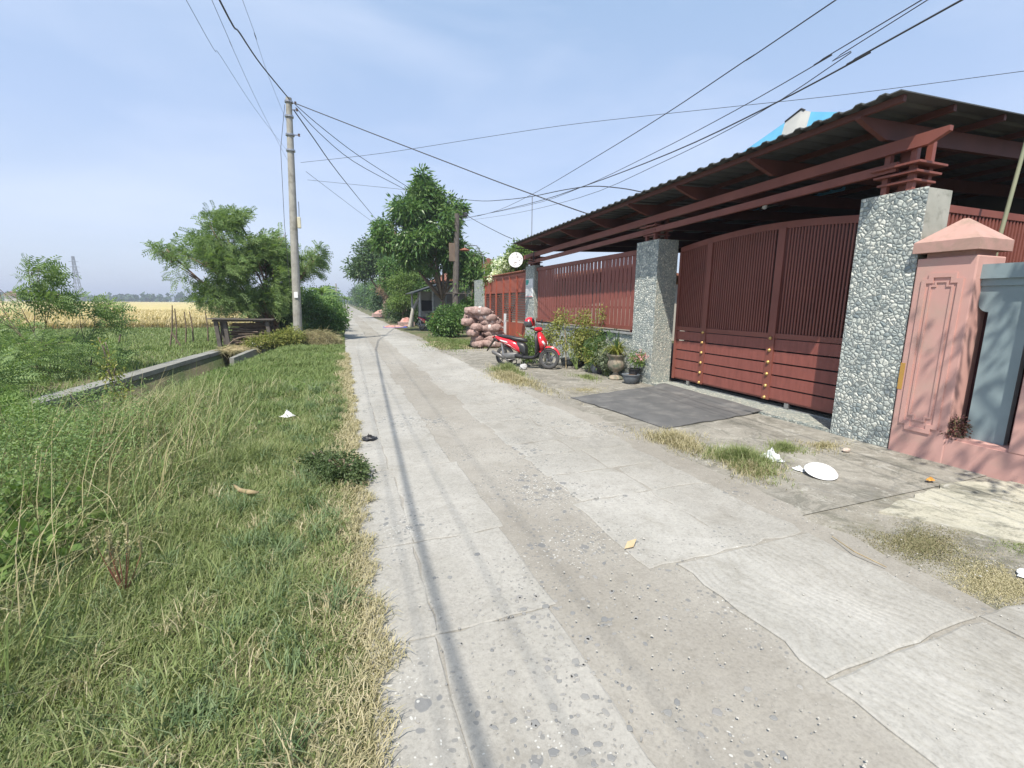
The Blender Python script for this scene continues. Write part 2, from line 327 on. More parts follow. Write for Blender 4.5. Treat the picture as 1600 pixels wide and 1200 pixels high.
def autosmooth(o, ang=40):
    me = o.data; bm = bmesh.new(); bm.from_mesh(me)
    for f in bm.faces: f.smooth = True
    for e in bm.edges: e.smooth = not (len(e.link_faces) == 2 and e.calc_face_angle(0) > radians(ang))
    bm.to_mesh(me); bm.free(); return o
def npmesh(name, V, mat, parent=None, origin=None, k=4, strip=None):
    """V: (n,k,3) separate quads, or strip=(verts per blade, faces (m,4))"""
    me = bpy.data.meshes.new(name); n = V.shape[0]; kk = V.shape[1]
    faces = np.array([[0, 1, 2, 3]]) if strip is None else np.array(strip)
    idx = (np.arange(n)[:, None, None] * kk + faces[None]).reshape(-1)
    nf = n * len(faces)
    me.vertices.add(n * kk); me.vertices.foreach_set('co', V.reshape(-1).astype(np.float32))
    me.loops.add(nf * 4); me.loops.foreach_set('vertex_index', idx.astype(np.int32))
    me.polygons.add(nf); me.polygons.foreach_set('loop_start', np.arange(0, nf * 4, 4, dtype=np.int32))
    me.update(calc_edges=True); me.validate()
    return link(name, me, mat, parent, origin)
def unit(a): return a / np.maximum(np.linalg.norm(a, axis=-1, keepdims=True), 1e-9)
BL = [[0, 1, 3, 2], [2, 3, 5, 4]]
def blades(P, hgt, wid, lean, az, curl=.6, rg=rng):
    """grass blades: P (n,3) roots -> (n,6,3)"""
    n = len(P); d = np.stack([np.cos(az), np.sin(az), np.zeros(n)], 1); s = np.stack([-np.sin(az), np.cos(az), np.zeros(n)], 1)
    tw = rg.uniform(-1.2, 1.2, n)[:, None]; s = unit(s * np.cos(tw) + d * np.sin(tw)); up = np.array([0, 0, 1.])
    h = hgt[:, None]; l = lean[:, None]; w = wid[:, None] / 2
    mid = P + up * h * .55 * np.cos(l * .6) + d * h * .55 * np.sin(l * .6); tip = mid + up * h * .45 * np.cos(l * (1 + curl)) + d * h * .5 * np.sin(l * (1 + curl))
    return np.stack([P - s * w, P + s * w, mid - s * w * .8, mid + s * w * .8, tip - s * w * .12, tip + s * w * .12], 1)
def leafquads(P, D, Ln, Wd, rg=rng):
    n = len(P); D = unit(D); rnd = unit(rg.normal(size=(n, 3))); S = unit(np.cross(D, rnd)); Ln = np.asarray(Ln).reshape(-1, 1); Wd = np.asarray(Wd).reshape(-1, 1)
    bend = np.array([0, 0, -1.]) * Ln * .12
    return np.stack([P, P + D * Ln * .45 + S * Wd / 2, P + D * Ln + bend, P + D * Ln * .45 - S * Wd / 2], 1)
def sinnoise(P, s, ph=0.):
    x, y, z = P[:, 0] * s, P[:, 1] * s, P[:, 2] * s
    return (np.sin(x * 1.7 + ph + 1.3 * np.sin(y * 1.1 + ph)) + np.sin(y * 2.1 + 2 + ph + 1.2 * np.sin(z * 1.3)) + np.sin(z * 1.9 + 4 - ph + 1.1 * np.sin(x * 1.5))) / 3
def sample_blobs(blobs, n, rg, shell=2.2, gap=-.25, gs=1.6, ph=0.):
    w = np.array([b[1][0] * b[1][1] * b[1][2] for b in blobs]) ** .75; w /= w.sum(); out = []; cen = []
    tries = 0
    while sum(len(o) for o in out) < n:
        tries += 1
        if tries > 25: gap = -9
        i = rg.choice(len(blobs), n, p=w); u = unit(rg.normal(size=(n, 3))); r = rg.uniform(0, 1, n) ** (1 / shell)
        r = r * (1 + .18 * sinnoise(u * 3, 1.3, ph + i.astype(float)))
        C = np.array([b[0] for b in blobs])[i]; R = np.array([b[1] for b in blobs])[i]; p = C + u * r[:, None] * R
        ok = sinnoise(p, gs, ph) > gap; out.append(p[ok]); cen.append(C[ok])
    return np.concatenate(out)[:n], np.concatenate(cen)[:n]
def crown(name, blobs, ncl, per, Ln, Wd, mat, parent, droop=.4, wind=(0, 0, 0), spread=.12, seed=1, gap=-.25, gs=1.6, shell=2.2, feather=False):
    rg = np.random.default_rng(seed); P, C = sample_blobs(blobs, ncl, rg, shell, gap, gs, seed * 1.7)
    out = unit(P - C) + rg.normal(size=P.shape) * .5; W_ = np.array(wind); dn = np.array([0, 0, -1.])
    if feather:      # fronds with paired leaflets
        D = unit(out + W_ + dn * droop * .5); Lr = Ln * rg.uniform(.7, 1.3, ncl); S = unit(np.cross(D, rg.normal(size=P.shape))); qs = []
        for k in range(per):
            t = (k + .5) / per; b = P + D * (Lr * t)[:, None] + dn * (Lr * t * t * droop * .5)[:, None]
            for sg in (-1, 1):
                d = unit(S * sg + D * .55 + dn * .25); ll = Ln * .34 * (1 - .5 * abs(t - .45)) * rg.uniform(.8, 1.2, ncl)
                n_ = unit(np.cross(d, D)); w = (Wd * rg.uniform(.8, 1.2, ncl))[:, None]; l = ll[:, None]
                qs.append(np.stack([b, b + d * l * .5 + D * w, b + d * l, b + d * l * .5 - D * w], 1))
        V = np.concatenate(qs)
    else:
        P2 = np.repeat(P, per, 0); n = len(P2); O2 = np.repeat(out, per, 0)
        off = rg.normal(size=(n, 3)); D = unit(off * .9 + O2 * .7 + W_ + dn * droop); V = leafquads(P2 + off * spread * .5, D, Ln * rg.uniform(.6, 1.25, n), Wd * rg.uniform(.7, 1.2, n), rg)
    return npmesh(name, V, mat, parent)
def limb(mb, a, b, r0, r1, bend=.15, n=5, rg=random):
    a, b = Vector(a), Vector(b); L_ = (b - a).length; o = Vector((rg.uniform(-1, 1), rg.uniform(-1, 1), rg.uniform(-.3, .6))) * bend * L_
    pts = []; 
    for i in range(n + 1):
        t = i / n; pts.append(a.lerp(b, t) + o * 4 * t * (1 - t) * .5)
    mb.tube(pts, [r0 + (r1 - r0) * i / n for i in range(n + 1)], 7); return pts
def tree(name, label, cat, base, blobs, ncl, per, Ln, Wd, mat, r0=.12, fork=.45, group=None, seed=1, stems=1, bark=None, twigs=3, **kw):
    base = Vector(base); t = thing(name, label, cat, base, group); mb = MB(); rr = random.Random(seed)
    lowest = min(b[0][2] for b in blobs)
    for st in range(stems):
        o = Vector((rr.uniform(-.12, .12), rr.uniform(-.12, .12), 0)) * (stems > 1); c = sum((Vector(b[0]) for b in blobs), Vector()) / len(blobs)
        fk = base + o + Vector(((c.x - base.x) * .4 + rr.uniform(-.2, .2) * (stems > 1), (c.y - base.y) * .4, max(.2, (lowest - base.z) * fork)))
        limb(mb, base + o - Vector((0, 0, .08)), fk, r0 / stems ** .5, r0 * .75 / stems ** .5, .06, rg=rr)
        for i, b in enumerate(blobs):
            if i % stems != st: continue
            pts = limb(mb, fk, Vector(b[0]), r0 * .5 / stems ** .5, r0 * .16, .12, rg=rr)
            for q in range(twigs):
                u = Vector((rr.gauss(0, 1), rr.gauss(0, 1), rr.gauss(0, .8))).normalized(); e_ = Vector(b[0]) + Vector((u.x * b[1][0], u.y * b[1][1], u.z * b[1][2])) * .85
                limb(mb, pts[rr.choice((3, 4))], e_, r0 * .15, .008, .1, 4, rr)
    mb.build('trunk', bark or BARK, t, smooth=True)
    crown('crown', blobs, ncl, per, Ln, Wd, mat, t, seed=seed, **kw); return t
def copy_tree(o, parent=None):
    c = o.copy(); COL.objects.link(c)
    if parent: c.parent = parent
    for ch in [q for q in o.children]: copy_tree(ch, c)
    return c

# ============================================================ GROUND
def wallx(y): return -4.62 + (y - 9.58) * .0953
def gh(x, y):
    u = x - wallx(y)
    if u > 1.7: return 0.0 + .015 * sin(x * 2.3 + y) if x < 0 else -.03
    d = -.62 if y < 19 else -.62 * max(0, 1 - (y - 19) / 1.0)
    if u > .95: t = (u - .95) / .75; return d * (1 - t * t * (3 - 2 * t))
    if u > .02: return d
    if u > -.45: return -.10
    if u > -6: return -.12 - .05 * min(1, -u / 6) + .03 * sin(x * 1.7 + y * .8)
    return -.2
us = [-3000, -1500, -700, -300, -150, -80, -50, -35] + list(np.arange(-25, -6, 1.5)) + list(np.arange(-6, -.6, .45)) + [-.45, -.42, .0, .04] + list(np.arange(.2, 1.9, .15)) + list(np.arange(2.1, 7., .4)) + [8, 10, 14, 20, 40, 80, 200, 600, 3000]
ys = [-60, -20, -8] + list(np.arange(-4, 30, .5)) + list(np.arange(30, 60, 3)) + [70, 90, 120, 160, 240, 400, 700, 1200, 2500, 4000]
gv = [(wallx(min(y, 40)) + u, y, gh(wallx(min(y, 40)) + u, min(y, 40)) if y < 41 else (gh(wallx(40) + u, 40))) for y in ys for u in us]; nu = len(us)
gf = [(j * nu + i, j * nu + i + 1, (j + 1) * nu + i + 1, (j + 1) * nu + i) for j in range(len(ys) - 1) for i in range(nu - 1)]
gm = pm('earth', (.19, .155, .10), (.12, .11, .06), 3.5, .95, .6, stain=(.075, .10, .035), stain_scale=.8, stain_lo=.4, stain_hi=.6, bdist=.03)
me = bpy.data.meshes.new('ground'); me.from_pydata(gv, [], gf); props(link('ground', me, gm, smooth=True), kind='structure')

# ---- road
CONC = concretemat('slab_concrete', (.36, .35, .325), (.30, .292, .268), stone=1.2, stain=(.24, .228, .20), stain_amt=.7, per_island=.03, cracks=.28)
CONCR = concretemat('slab_concrete_raked', (.36, .35, .325), (.30, .292, .268), stone=.0, stain=(.245, .232, .20), stain_amt=.65, per_island=.03, cracks=.25, groove=True)
ROADM = concretemat('road_rough', (.315, .30, .27), (.265, .25, .222), stone=1.3, stain=(.22, .205, .175), stain_amt=.65, per_island=0)
APR = concretemat('apron_concrete', (.30, .285, .25), (.22, .21, .185), stone=.4, lichen=.6, stain=(.12, .11, .09), stain_amt=.8, per_island=0, cracks=.75)
def strip_sheet(name, xl, xr, y0, y1, z, mat, step=.25, jl=.03, jr=.03, kind='structure', nx=8, seed=3, thick=.05):
    rr = random.Random(seed); mb = MB(); ysx = list(np.arange(y0, min(y1, 30), step)) + list(np.arange(30, y1, 3.)) + [y1]; rows = []
    for y in ysx:
        a = xl(y) + rr.gauss(0, jl); b = xr(y) + rr.gauss(0, jr); rows.append([(a + (b - a) * i / nx, y, z) for i in range(nx + 1)])
    n = nx + 1
    for r in rows: mb.v += [Vector(p) for p in r]
    for j in range(len(rows) - 1):
        for i in range(nx): mb.f.append((j * n + i, j * n + i + 1, (j + 1) * n + i + 1, (j + 1) * n + i))
    # skirts
    for i in (0, nx):
        b0 = len(mb.v); mb.v += [Vector((r[i][0], r[i][1], z - thick)) for r in rows]
        for j in range(len(rows) - 1): mb.f.append((j * n + i, (j + 1) * n + i, b0 + j + 1, b0 + j))
    o = mb.build(name, mat); return props(o, kind=kind)
strip_sheet('road', lambda y: .02 + .05 * sin(y * .8) if y < 40 else 0, lambda y: 3.28 + .18 * sin(y * .35) if y < 60 else 3.2, -6, 330, 0.0, ROADM, jl=.025, jr=.04)
def slab(mb, x0, x1, y0, y1, z, th, rr, j=.018):
    j *= .45
    """a cast slab with a slightly broken outline"""
    out = []
    def edge(a, b, n):
        for i in range(n):
            t = i / n; out.append((a[0] + (b[0] - a[0]) * t + rr.gauss(0, j), a[1] + (b[1] - a[1]) * t + rr.gauss(0, j)))
    nx = max(2, int((x1 - x0) / .12)); ny = max(2, int((y1 - y0) / .12))
    if y0 > 14: nx, ny = 2, 3
    edge((x0, y0), (x1, y0), nx); edge((x1, y0), (x1, y1), ny); edge((x1, y1), (x0, y1), nx); edge((x0, y1), (x0, y0), ny)
    cx_, cy_ = (x0 + x1) / 2, (y0 + y1) / 2; n = len(out); b = len(mb.v)
    for p in out: mb.v.append(Vector((p[0], p[1], z - th)))
    for p in out: mb.v.append(Vector((p[0], p[1], z - .004)))
    for p in out:
        d = Vector((cx_ - p[0], cy_ - p[1])); d = d.normalized() * .012; mb.v.append(Vector((p[0] + d.x, p[1] + d.y, z)))
    for lv in (0, 1):
        for k in range(n): k2 = (k + 1) % n; mb.f.append((b + lv * n + k, b + lv * n + k2, b + (lv + 1) * n + k2, b + (lv + 1) * n + k))
    mb.f.append(tuple(b + 2 * n + k for k in range(n)))
rr = random.Random(11); mb = MB()
yb = [-5, -3.4, -2.2, -1.0, .2, 1.0, 2.02, 2.95]
while yb[-1] < 60: yb.append(yb[-1] + rr.choice((.6, .9, 1.1, 1.5)))
for a, b in zip(yb, yb[1:]):
    dx = rr.uniform(-.04, .04); slab(mb, .03, .36 + dx * .5, a + .002, b - .002, .006, .03, rr, .010); slab(mb, .363 + dx * .5, 1.0 + dx, a + .003, b - .003, .008, .03, rr, .018)
props(mb.build('road_slabs_along_the_verge', CONC), kind='structure')
mb = MB(); mr = MB()
yb = [-5, -3, -1.6, -.3]
for q in (1.15, 2.12): yb.append(q)
for a, b in zip(yb, yb[1:]):
    slab(mr, 1.9 + rr.uniform(-.05, .05), 3.1 + rr.uniform(-.04, .1), a + .006, b - .004, .012, .04, rr, .016)
    slab(mr, 3.14, 3.62, a + .012, b - .012, .012, .04, rr, .02) if a < 1 else None
yb = [2.14, 3.15, 3.75, 4.35, 4.8, 5.35, 5.85, 6.5, 7.0]
while yb[-1] < 60: yb.append(yb[-1] + rr.choice((.5, .7, .9)))
for a, b in zip(yb, yb[1:]):
    m = 2.45 + rr.uniform(-.12, .12); x0 = 1.75 + rr.uniform(-.05, .06)
    slab(mb, x0, m - .004, a + .004, b - .004, .008, .03, rr, .03); slab(mb, m + .004, 3.1 + rr.uniform(-.08, .08), a + .004, b - .004, .006, .03, rr, .03)
props(mb.build('road_slabs_along_the_houses', CONC), kind='structure'); props(mr.build('raked_road_slabs', CONCR), kind='structure')
# apron between the road and the houses
def axl(y): return 3.05 if y < 5 else 3.45 if y < 11 else 3.2
strip_sheet('apron', lambda y: 2.95, lambda y: 6.7, 2.35, 15.9, -.004, APR, jl=.03, jr=0, seed=9, nx=14)
CREAM = concretemat('cream_concrete', (.46, .44, .36), (.36, .35, .29), stone=.2, lichen=.75, stain=(.15, .16, .12), stain_amt=.75, per_island=0, scale=2.5)
mb = MB(); slab(mb, 0, 1, 0, 1, 0, .04, rr, .02); mb = MB()
poly = [(4.05, 2.2), (4.4, 1.55), (4.9, .9), (6.2, .3), (6.2, 2.1), (5.3, 2.36), (4.7, 2.3)]
pp = []
for i in range(len(poly)):
    a, b = poly[i], poly[(i + 1) % len(poly)]
    for k in range(5): t = k / 5; pp.append((a[0] + (b[0] - a[0]) * t + rr.gauss(0, .03), a[1] + (b[1] - a[1]) * t + rr.gauss(0, .03)))
mb.prism(pp, 'z', -.03, .006); props(mb.build('cream_slab', CREAM), kind='structure')
# rough dirt shoulder
SHO = concretemat('shoulder_gravel', (.30, .285, .25), (.22, .205, .17), stone=.9, lichen=.6, stain=(.095, .10, .05), stain_amt=.85, per_island=0, scale=2)
strip_sheet('gravel_shoulder', lambda y: 2.9, lambda y: 6.3, -4, 2.42, -.012, SHO, jl=0, jr=0, seed=12)
strip_sheet('driveway', lambda y: 3.0, lambda y: 9, 12.0, 16.0, -.010, APR, jl=0, jr=0, seed=13)
mb = MB(); mb.box(5.97, 6.75, 3.93, 7.71, -.02, .035); props(mb.build('pebble_threshold', PEB2), kind='structure')
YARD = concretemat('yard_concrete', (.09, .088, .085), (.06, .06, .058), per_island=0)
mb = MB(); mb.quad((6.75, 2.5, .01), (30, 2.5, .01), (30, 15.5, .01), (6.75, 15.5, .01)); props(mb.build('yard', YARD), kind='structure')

# ---- rice field: a raised bumpy crop sheet with a fringe of stalks
def crop_z(x, y): return .42 + .05 * sin(x * .9 + y * .4) + .04 * sin(y * 1.3)
CROPM = pm('ripe_rice', (.52, .42, .20), (.42, .35, .15), 1.2, .9, .9, stain=(.36, .36, .14), stain_scale=.15, stretch=(1, .25, 1), bdist=.15)
xs = [-2500, -1200, -600, -350, -200, -120, -80] + list(np.arange(-60, -5.9, 1.5)); yy = [37.5, 37.6] + list(np.arange(38.5, 70, 1.5)) + [75, 85, 100, 130, 170, 220, 300, 420, 560]
def crop_x(x, y): return min(x, -6 - 0 * y)
cv = [(x, y + (0 if y > 37.55 else 0) + .6 * sin(x * .5) * (y < 45), (-.25 if y == 37.5 else crop_z(x, y) + random.uniform(-.04, .04))) for y in yy for x in xs]; n = len(xs)
cf = [(j * n + i, j * n + i + 1, (j + 1) * n + i + 1, (j + 1) * n + i) for j in range(len(yy) - 1) for i in range(n - 1)]
me = bpy.data.meshes.new('rice_field'); me.from_pydata(cv, [], cf); props(link('rice_field', me, CROPM), kind='stuff', label='ripe golden rice crop filling the flat field', cat='crop')
n = 60000; rg = np.random.default_rng(5); y = 36.2 + 35 * rg.uniform(0, 1, n) ** 1.8; x = -6 - rg.uniform(0, 1, n) * (y * 1.6 - 4)
P = np.stack([x, y, np.where(y < 37.6, -.2, .3)], 1); h = rg.uniform(.25, .42, n) + (y < 37.6) * .3
V = blades(P, h, .03 + y * .0009, rg.uniform(.1, .9, n), rg.normal(0, 1., n), rg=rg)
props(npmesh('rice_stalks', V, G_RICE, strip=BL), kind='stuff', label='golden rice stalks fringing the field', cat='crop')
mb = MB(); mb.quad((-3000, 560, .1), (-2, 560, .1), (-2, 1500, .1), (-3000, 1500, .1))
props(mb.build('far_field', pm('far_green', (.10, .17, .06), (.14, .19, .07), .02, .95, 0)), kind='structure')

# ---- concrete channel wall
WALLM = concretemat('channel_concrete', (.27, .27, .25), (.20, .20, .185), stain=(.09, .10, .085), stain_amt=.8, per_island=.06, scale=2)
ch = thing('channel_wall', 'weathered concrete channel wall with flat coping between verge and field', 'wall', (wallx(12), 12, 0)); mb = MB(); cp = MB(); rr = random.Random(4)
yq = [8.7, 10.2, 12.0, 14.3, 16.4, 18.6]
for a, b in zip(yq, yq[1:]):
    for bx, w0, w1, z0, z1, m_ in ((-.32, 0, .30, -.75, -.085, mb), (-.36, 0, .37, -.085, .02, cp)):
        dz = rr.uniform(-.008, .008); A, B = wallx(a + .02) + bx, wallx(b - .02) + bx
        r1 = [(A, a + .008, z0 + dz), (A + w1, a + .008, z0 + dz), (A + w1, a + .008, z1 + dz), (A, a + .008, z1 + dz)]; r2 = [(B, b, z0 + dz), (B + w1, b, z0 + dz), (B + w1, b, z1 + dz), (B, b, z1 + dz)]
        m_.rings([r1, r2])
mb.build('wall', WALLM, ch); cp.build('coping', WALLM, ch)
# verge-side lip of the channel near the hut
mb = MB(); mb.rings([[(-3.22, 15.4, -.3), (-3.1, 15.4, -.3), (-3.1, 15.4, -.01), (-3.22, 15.4, -.01)], [(-3.0, 19.4, -.3), (-2.75, 19.4, -.3), (-2.75, 19.4, .03), (-3.0, 19.4, .03)]])
props(mb.build('channel_kerb', WALLM), 'low grey concrete kerb on the verge side of the channel', 'kerb')

# ============================================================ GRASS
def field_pts(n, x0, x1, y0, y1, rg, pw=1.0):
    return rg.uniform(x0, x1, n), y0 + (y1 - y0) * rg.uniform(0, 1, n) ** pw
def ghv(x, y): return np.array([gh(a, b) for a, b in zip(x, y)])
def verge(nm, n, y0, y1, pw, hs, wd, seed, mat, dens=None, x1=.04, label='', lean=(.2, 1.1), x0=-4.6, xf=None, kind='grass'):
    rg = np.random.default_rng(seed); x, y = field_pts(n, x0, x1, y0, y1, rg, pw)
    keep = np.ones(n, bool)
    if dens: keep = rg.uniform(0, 1, n) < dens(x, y)
    u = x - (-4.62 + (y - 9.58) * .0953); keep &= (u > .9) if xf is None else xf(x, y, u)
    x, y = x[keep], y[keep]; m = len(x); P = np.stack([x, y, ghv(x, y) - .01], 1)
    uu = x - (-4.62 + (y - 9.58) * .0953); h = hs(x, y) * rg.uniform(.5, 1.25, m) * (np.where((y > 6.5) & (uu > 0), np.clip((uu - .7) / 1.6, .22, 1), 1)); V = blades(P, h, wd(y) * rg.uniform(.6, 1.3, m), rg.uniform(*lean, m), rg.normal(.3, 1.5, m), rg=rg)
    return props(npmesh(nm, V, mat, strip=BL), label, kind, kind='stuff')
def sn2(x, y, s, ph=0): return .5 + .5 * (np.sin(x * s + ph + 1.4 * np.sin(y * s * .8)) + np.sin(y * s * 1.2 + 1 + ph + 1.3 * np.sin(x * s * .7))) / 2
edge = lambda x: np.clip(-x / .5, 0, 1)
hgrass = lambda x, y: (.03 + .085 * edge(x)) * (.6 + .9 * sn2(x, y, 4.1, 1.) ** 2) + .14 * np.clip((-x - 1.3) / 1.3, 0, 1) * sn2(x, y, 1.1) + .05 * sn2(x, y, 2.3)
verge('verge_grass', 270000, .4, 7., 1.0, hgrass, lambda y: .0036 + .0008 * y, 21, G_GRASS, lambda x, y: np.clip(.35 + .7 * edge(x), 0, 1) * (x < .07 + .08 * np.sin(y * 2.3)), label='dense green grass covering the near verge', lean=(.15, 1.35))
verge('verge_grass', 130000, 7, 24, 1.3, lambda x, y: hgrass(x, y) * 1.15, lambda y: .004 + .0009 * y, 22, G_LUSH, None, label='bright green grass on the verge farther down the road')
verge('dry_verge_grass', 130000, .4, 9, 1.0, lambda x, y: hgrass(x, y) * .95, lambda y: .0035 + .0008 * y, 23, G_DRY, lambda x, y: np.clip(1.0 - 1.35 * edge(x) + .55 * sn2(x, y, 2.7, 2.), .06, 1) * (x < .12 + .10 * np.sin(y * 3.1) * np.sin(y * 7.7 + 1)), x1=.24, label='straw coloured dry grass creeping over the road edge', lean=(.5, 1.5))
verge('field_grass', 120000, 2, 37, 1.0, lambda x, y: .12 + .12 * sn2(x, y, .8), lambda y: .008 + .0009 * y, 24, G_LUSH, None, x0=-26, x1=-3.5, xf=lambda x, y, u: (u < -.4) & (x > -y * 1.12 - 1), label='green grass between the channel wall and the rice')
verge('far_verge_grass', 40000, 20, 70, 1.5, lambda x, y: .12 + .1 * sn2(x, y, 1.3), lambda y: .01 + .0012 * y, 25, G_LUSH, None, x0=-7, x1=.02, xf=lambda x, y, u: y > 19, label='grass along the far left side of the road')
verge('bank_grass', 60000, 1.6, 9.5, 1.0, lambda x, y: .18 + .30 * sn2(x, y, 1.6, .5) * np.clip((-x - 1.0) / 1.3, 0, 1), lambda y: .0042 + .0006 * y, 26, G_GRASS, lambda x, y: np.clip((-x - 1.0) / 1.2, 0, 1) * (.4 + .6 * sn2(x, y, 2.2)), x1=-1.0, label='taller rough grass on the left bank', lean=(.2, 1.3))
verge('dry_bank_grass', 26000, 1.6, 9.5, 1.0, lambda x, y: .16 + .30 * sn2(x, y, 1.9, 1.5), lambda y: .0040 + .0006 * y, 27, G_DRY, lambda x, y: np.clip((-x - 1.0) / 1.2, 0, 1) * sn2(x, y, 2.6, 3), x1=-1.0, label='dry tan grass mixed into the left bank', lean=(.3, 1.5))
# weeds: long leaning seed stems on the left bank
def stems(nm, n, box, hr, seed, mat, label, rad=.0035, lean=(.3, 1.1), azm=(.5, .5), zf=gh):
    rg = np.random.default_rng(seed); x = rg.uniform(box[0], box[1], n); y = rg.uniform(box[2], box[3], n); k_ = (y < 6.3) | (rg.uniform(0, 1, n) < .18); x = x[k_]; y = y[k_]; n = len(x)
    P = np.stack([x, y, np.array([zf(a, b) for a, b in zip(x, y)])], 1)
    V = blades(P, rg.uniform(*hr, n), np.full(n, rad * 2) + y * .0006, rg.uniform(*lean, n), rg.normal(*azm, n), .35, rg)
    return props(npmesh(nm, V, mat, strip=BL), label, 'weeds', kind='stuff')
stems('tall_weed_stems', 1300, (-4.3, -1.4, 1.9, 8.5), (.35, 1.0), 31, STEM, 'long thin pale stalks leaning over the left bank', .0022, (.2, 1.25), (.5, 1.2))
stems('tall_green_stems', 3000, (-4.4, -1.3, 1.6, 9.), (.25, .8), 32, GSTEM, 'long thin green stalks growing on the left bank', .0024, (.15, 1.2), (.6, 1.3))
def leafpatch(nm, n, box, zr, Ln, Wd, mat, seed, label, dens=None, per=5, droop=.2, cat='weeds', sz=.5):
    rg = np.random.default_rng(seed); x = rg.uniform(box[0], box[1], n); y = rg.uniform(box[2], box[3], n)
    if dens is not None: k = rg.uniform(0, 1, n) < dens(x, y); x, y = x[k], y[k]
    m = len(x); P = np.stack([x, y, ghv(x, y) + rg.uniform(*zr, m)], 1); P = np.repeat(P, per, 0); o = rg.normal(size=P.shape); o[:, 2] = abs(o[:, 2]) * .6
    V = leafquads(P + o * .03, o + np.array([0, 0, sz - droop]), Ln * rg.uniform(.6, 1.3, len(P)), Wd * rg.uniform(.7, 1.2, len(P)), rg)
    return props(npmesh(nm, V, mat), label, cat, kind='stuff')
leafpatch('bank_weeds', 17000, (-4.4, -1.8, 1.9, 7.4), (.05, .58), .030, .015, L_ACA, 41, 'leafy green weeds spreading on the left bank', lambda x, y: np.clip(sn2(x, y, 1.4) * 1.5 * np.clip((-x - 1.6) / 1.2, .1, 1), 0, 1))
leafpatch('dark_bank_weeds', 5000, (-4.3, -1.7, 2.2, 7.5), (.0, .2), .03, .014, L_DARK, 42, 'low dark green weeds under the leaning stalks', lambda x, y: np.clip((-x - 1.5) / 1.1, 0, 1))
leafpatch('yellow_verge_weeds', 900, (-2.8, -.5, 6, 14), (.05, .22), .05, .03, L_FRESH, 43, 'small light green leafy weeds scattered in the verge', lambda x, y: sn2(x, y, 1.9, 1) ** 4)
crown_w = [((-6.4, 12.5, .35), (1.6, 1.6, .55)), ((-5.9, 9.6, .3), (.9, 1.2, .5)), ((-8.2, 13.8, .5), (1.7, 1.8, .8)), ((-5.6, 7.2, .1), (.9, 1.3, .45)), ((-6.2, 14.9, .2), (1., 1., .4))]
t = thing('ferny_undergrowth', 'low ferny undergrowth behind the channel wall at left', 'undergrowth', (-7, 12, -.15)); t['kind'] = 'stuff'
crown('foliage', crown_w, 2600, 6, .28, .013, L_ACA, t, feather=True, seed=44, wind=(.5, 0, .3), gap=-.4)
# right side grass
def patch(nm, n, cx_, cy_, rx, ry, h, seed, mat, label, wd=.006, lean=(.2, 1.3), zb=-.01):
    rg = np.random.default_rng(seed); r = np.abs(rg.normal(0, .55, n)); a = rg.uniform(0, 2 * pi, n)
    k = 1 + .35 * np.sin(a * 3 + seed) + .2 * np.sin(a * 7 + seed); x = cx_ + rx * r * np.cos(a) * k; y = cy_ + ry * r * np.sin(a) * k; P = np.stack([x, y, np.full(n, zb)], 1)
    V = blades(P, h * rg.uniform(.4, 1.2, n) * np.clip(1.1 - .5 * r, .25, 1), np.full(n, wd), rg.uniform(*lean, n), rg.uniform(0, 2 * pi, n), rg=rg)
    return props(npmesh(nm, V, mat, strip=BL), label, 'grass', kind='stuff')
patch('dry_grass_tuft', 3000, 3.72, 4.25, .32, .55, .16, 51, G_DRY, 'dry straw tuft at the road edge before the gate')
patch('green_grass_tuft', 3800, 3.92, 3.45, .30, .42, .20, 52, G_GRASS, 'green tuft beside the white plastic bag')
patch('dry_grass_tuft', 1600, 3.80, 3.25, .30, .35, .12, 53, G_DRY, 'straw blades in front of the green tuft beside the bag')
patch('small_grass_tuft', 1100, 4.75, 3.62, .25, .22, .12, 54, G_GRASS, 'grass tuft between bag and big pebble pillar')
patch('brown_grass_patch', 900, 5.3, 3.55, .4, .22, .07, 58, G_DRY, 'brown dry grass at the foot of the big pebble pillar')
patch('dry_grass_strip', 5200, 3.45, 9.3, .38, 1.5, .16, 55, G_DRY, 'dry grass strip between road and scooter', wd=.009)
patch('green_grass_strip', 2600, 3.75, 10.3, .28, .75, .24, 56, G_GRASS, 'green grass beside the rear wheel of the scooter', wd=.01)
patch('mossy_ground_cover', 12000, 3.75, 1.75, .58, .32, .020, 57, leafmat('moss_mix', [(.10, .11, .05), (.17, .17, .08), (.24, .21, .12), (.34, .29, .19)], .1), 'mossy low growth along the near road edge at right', wd=.004, lean=(.6, 1.5))
patch('mossy_ground_cover', 12000, 3.65, 1.30, .42, .28, .02, 61, G_DRY, 'straw litter on the near gravel shoulder at right', wd=.004, lean=(.6, 1.5))
patch('mossy_ground_cover', 7000, 4.6, 1.45, .35, .25, .025, 62, G_GRASS, 'mossy growth at the edge of the cream slab', wd=.004, lean=(.6, 1.5))
patch('right_verge_grass', 16000, 4.3, 18.6, 1.1, 2.4, .16, 59, G_LUSH, 'green grass verge before the stack of sacks', wd=.018)
patch('right_verge_grass', 6000, 3.9, 18.2, .8, 2.4, .10, 60, G_DRY, 'dry grass mixed in the verge before the sacks', wd=.018)
patch('straw_litter', 1500, 4.35, 7.6, .7, .5, .05, 63, G_DRY, 'dry straw litter beside the black mat', wd=.006, lean=(.9, 1.6))
patch('pot_side_grass', 1200, 5.15, 8.9, .35, .6, .10, 64, G_GRASS, 'short grass growing in front of the flower pots', wd=.007)

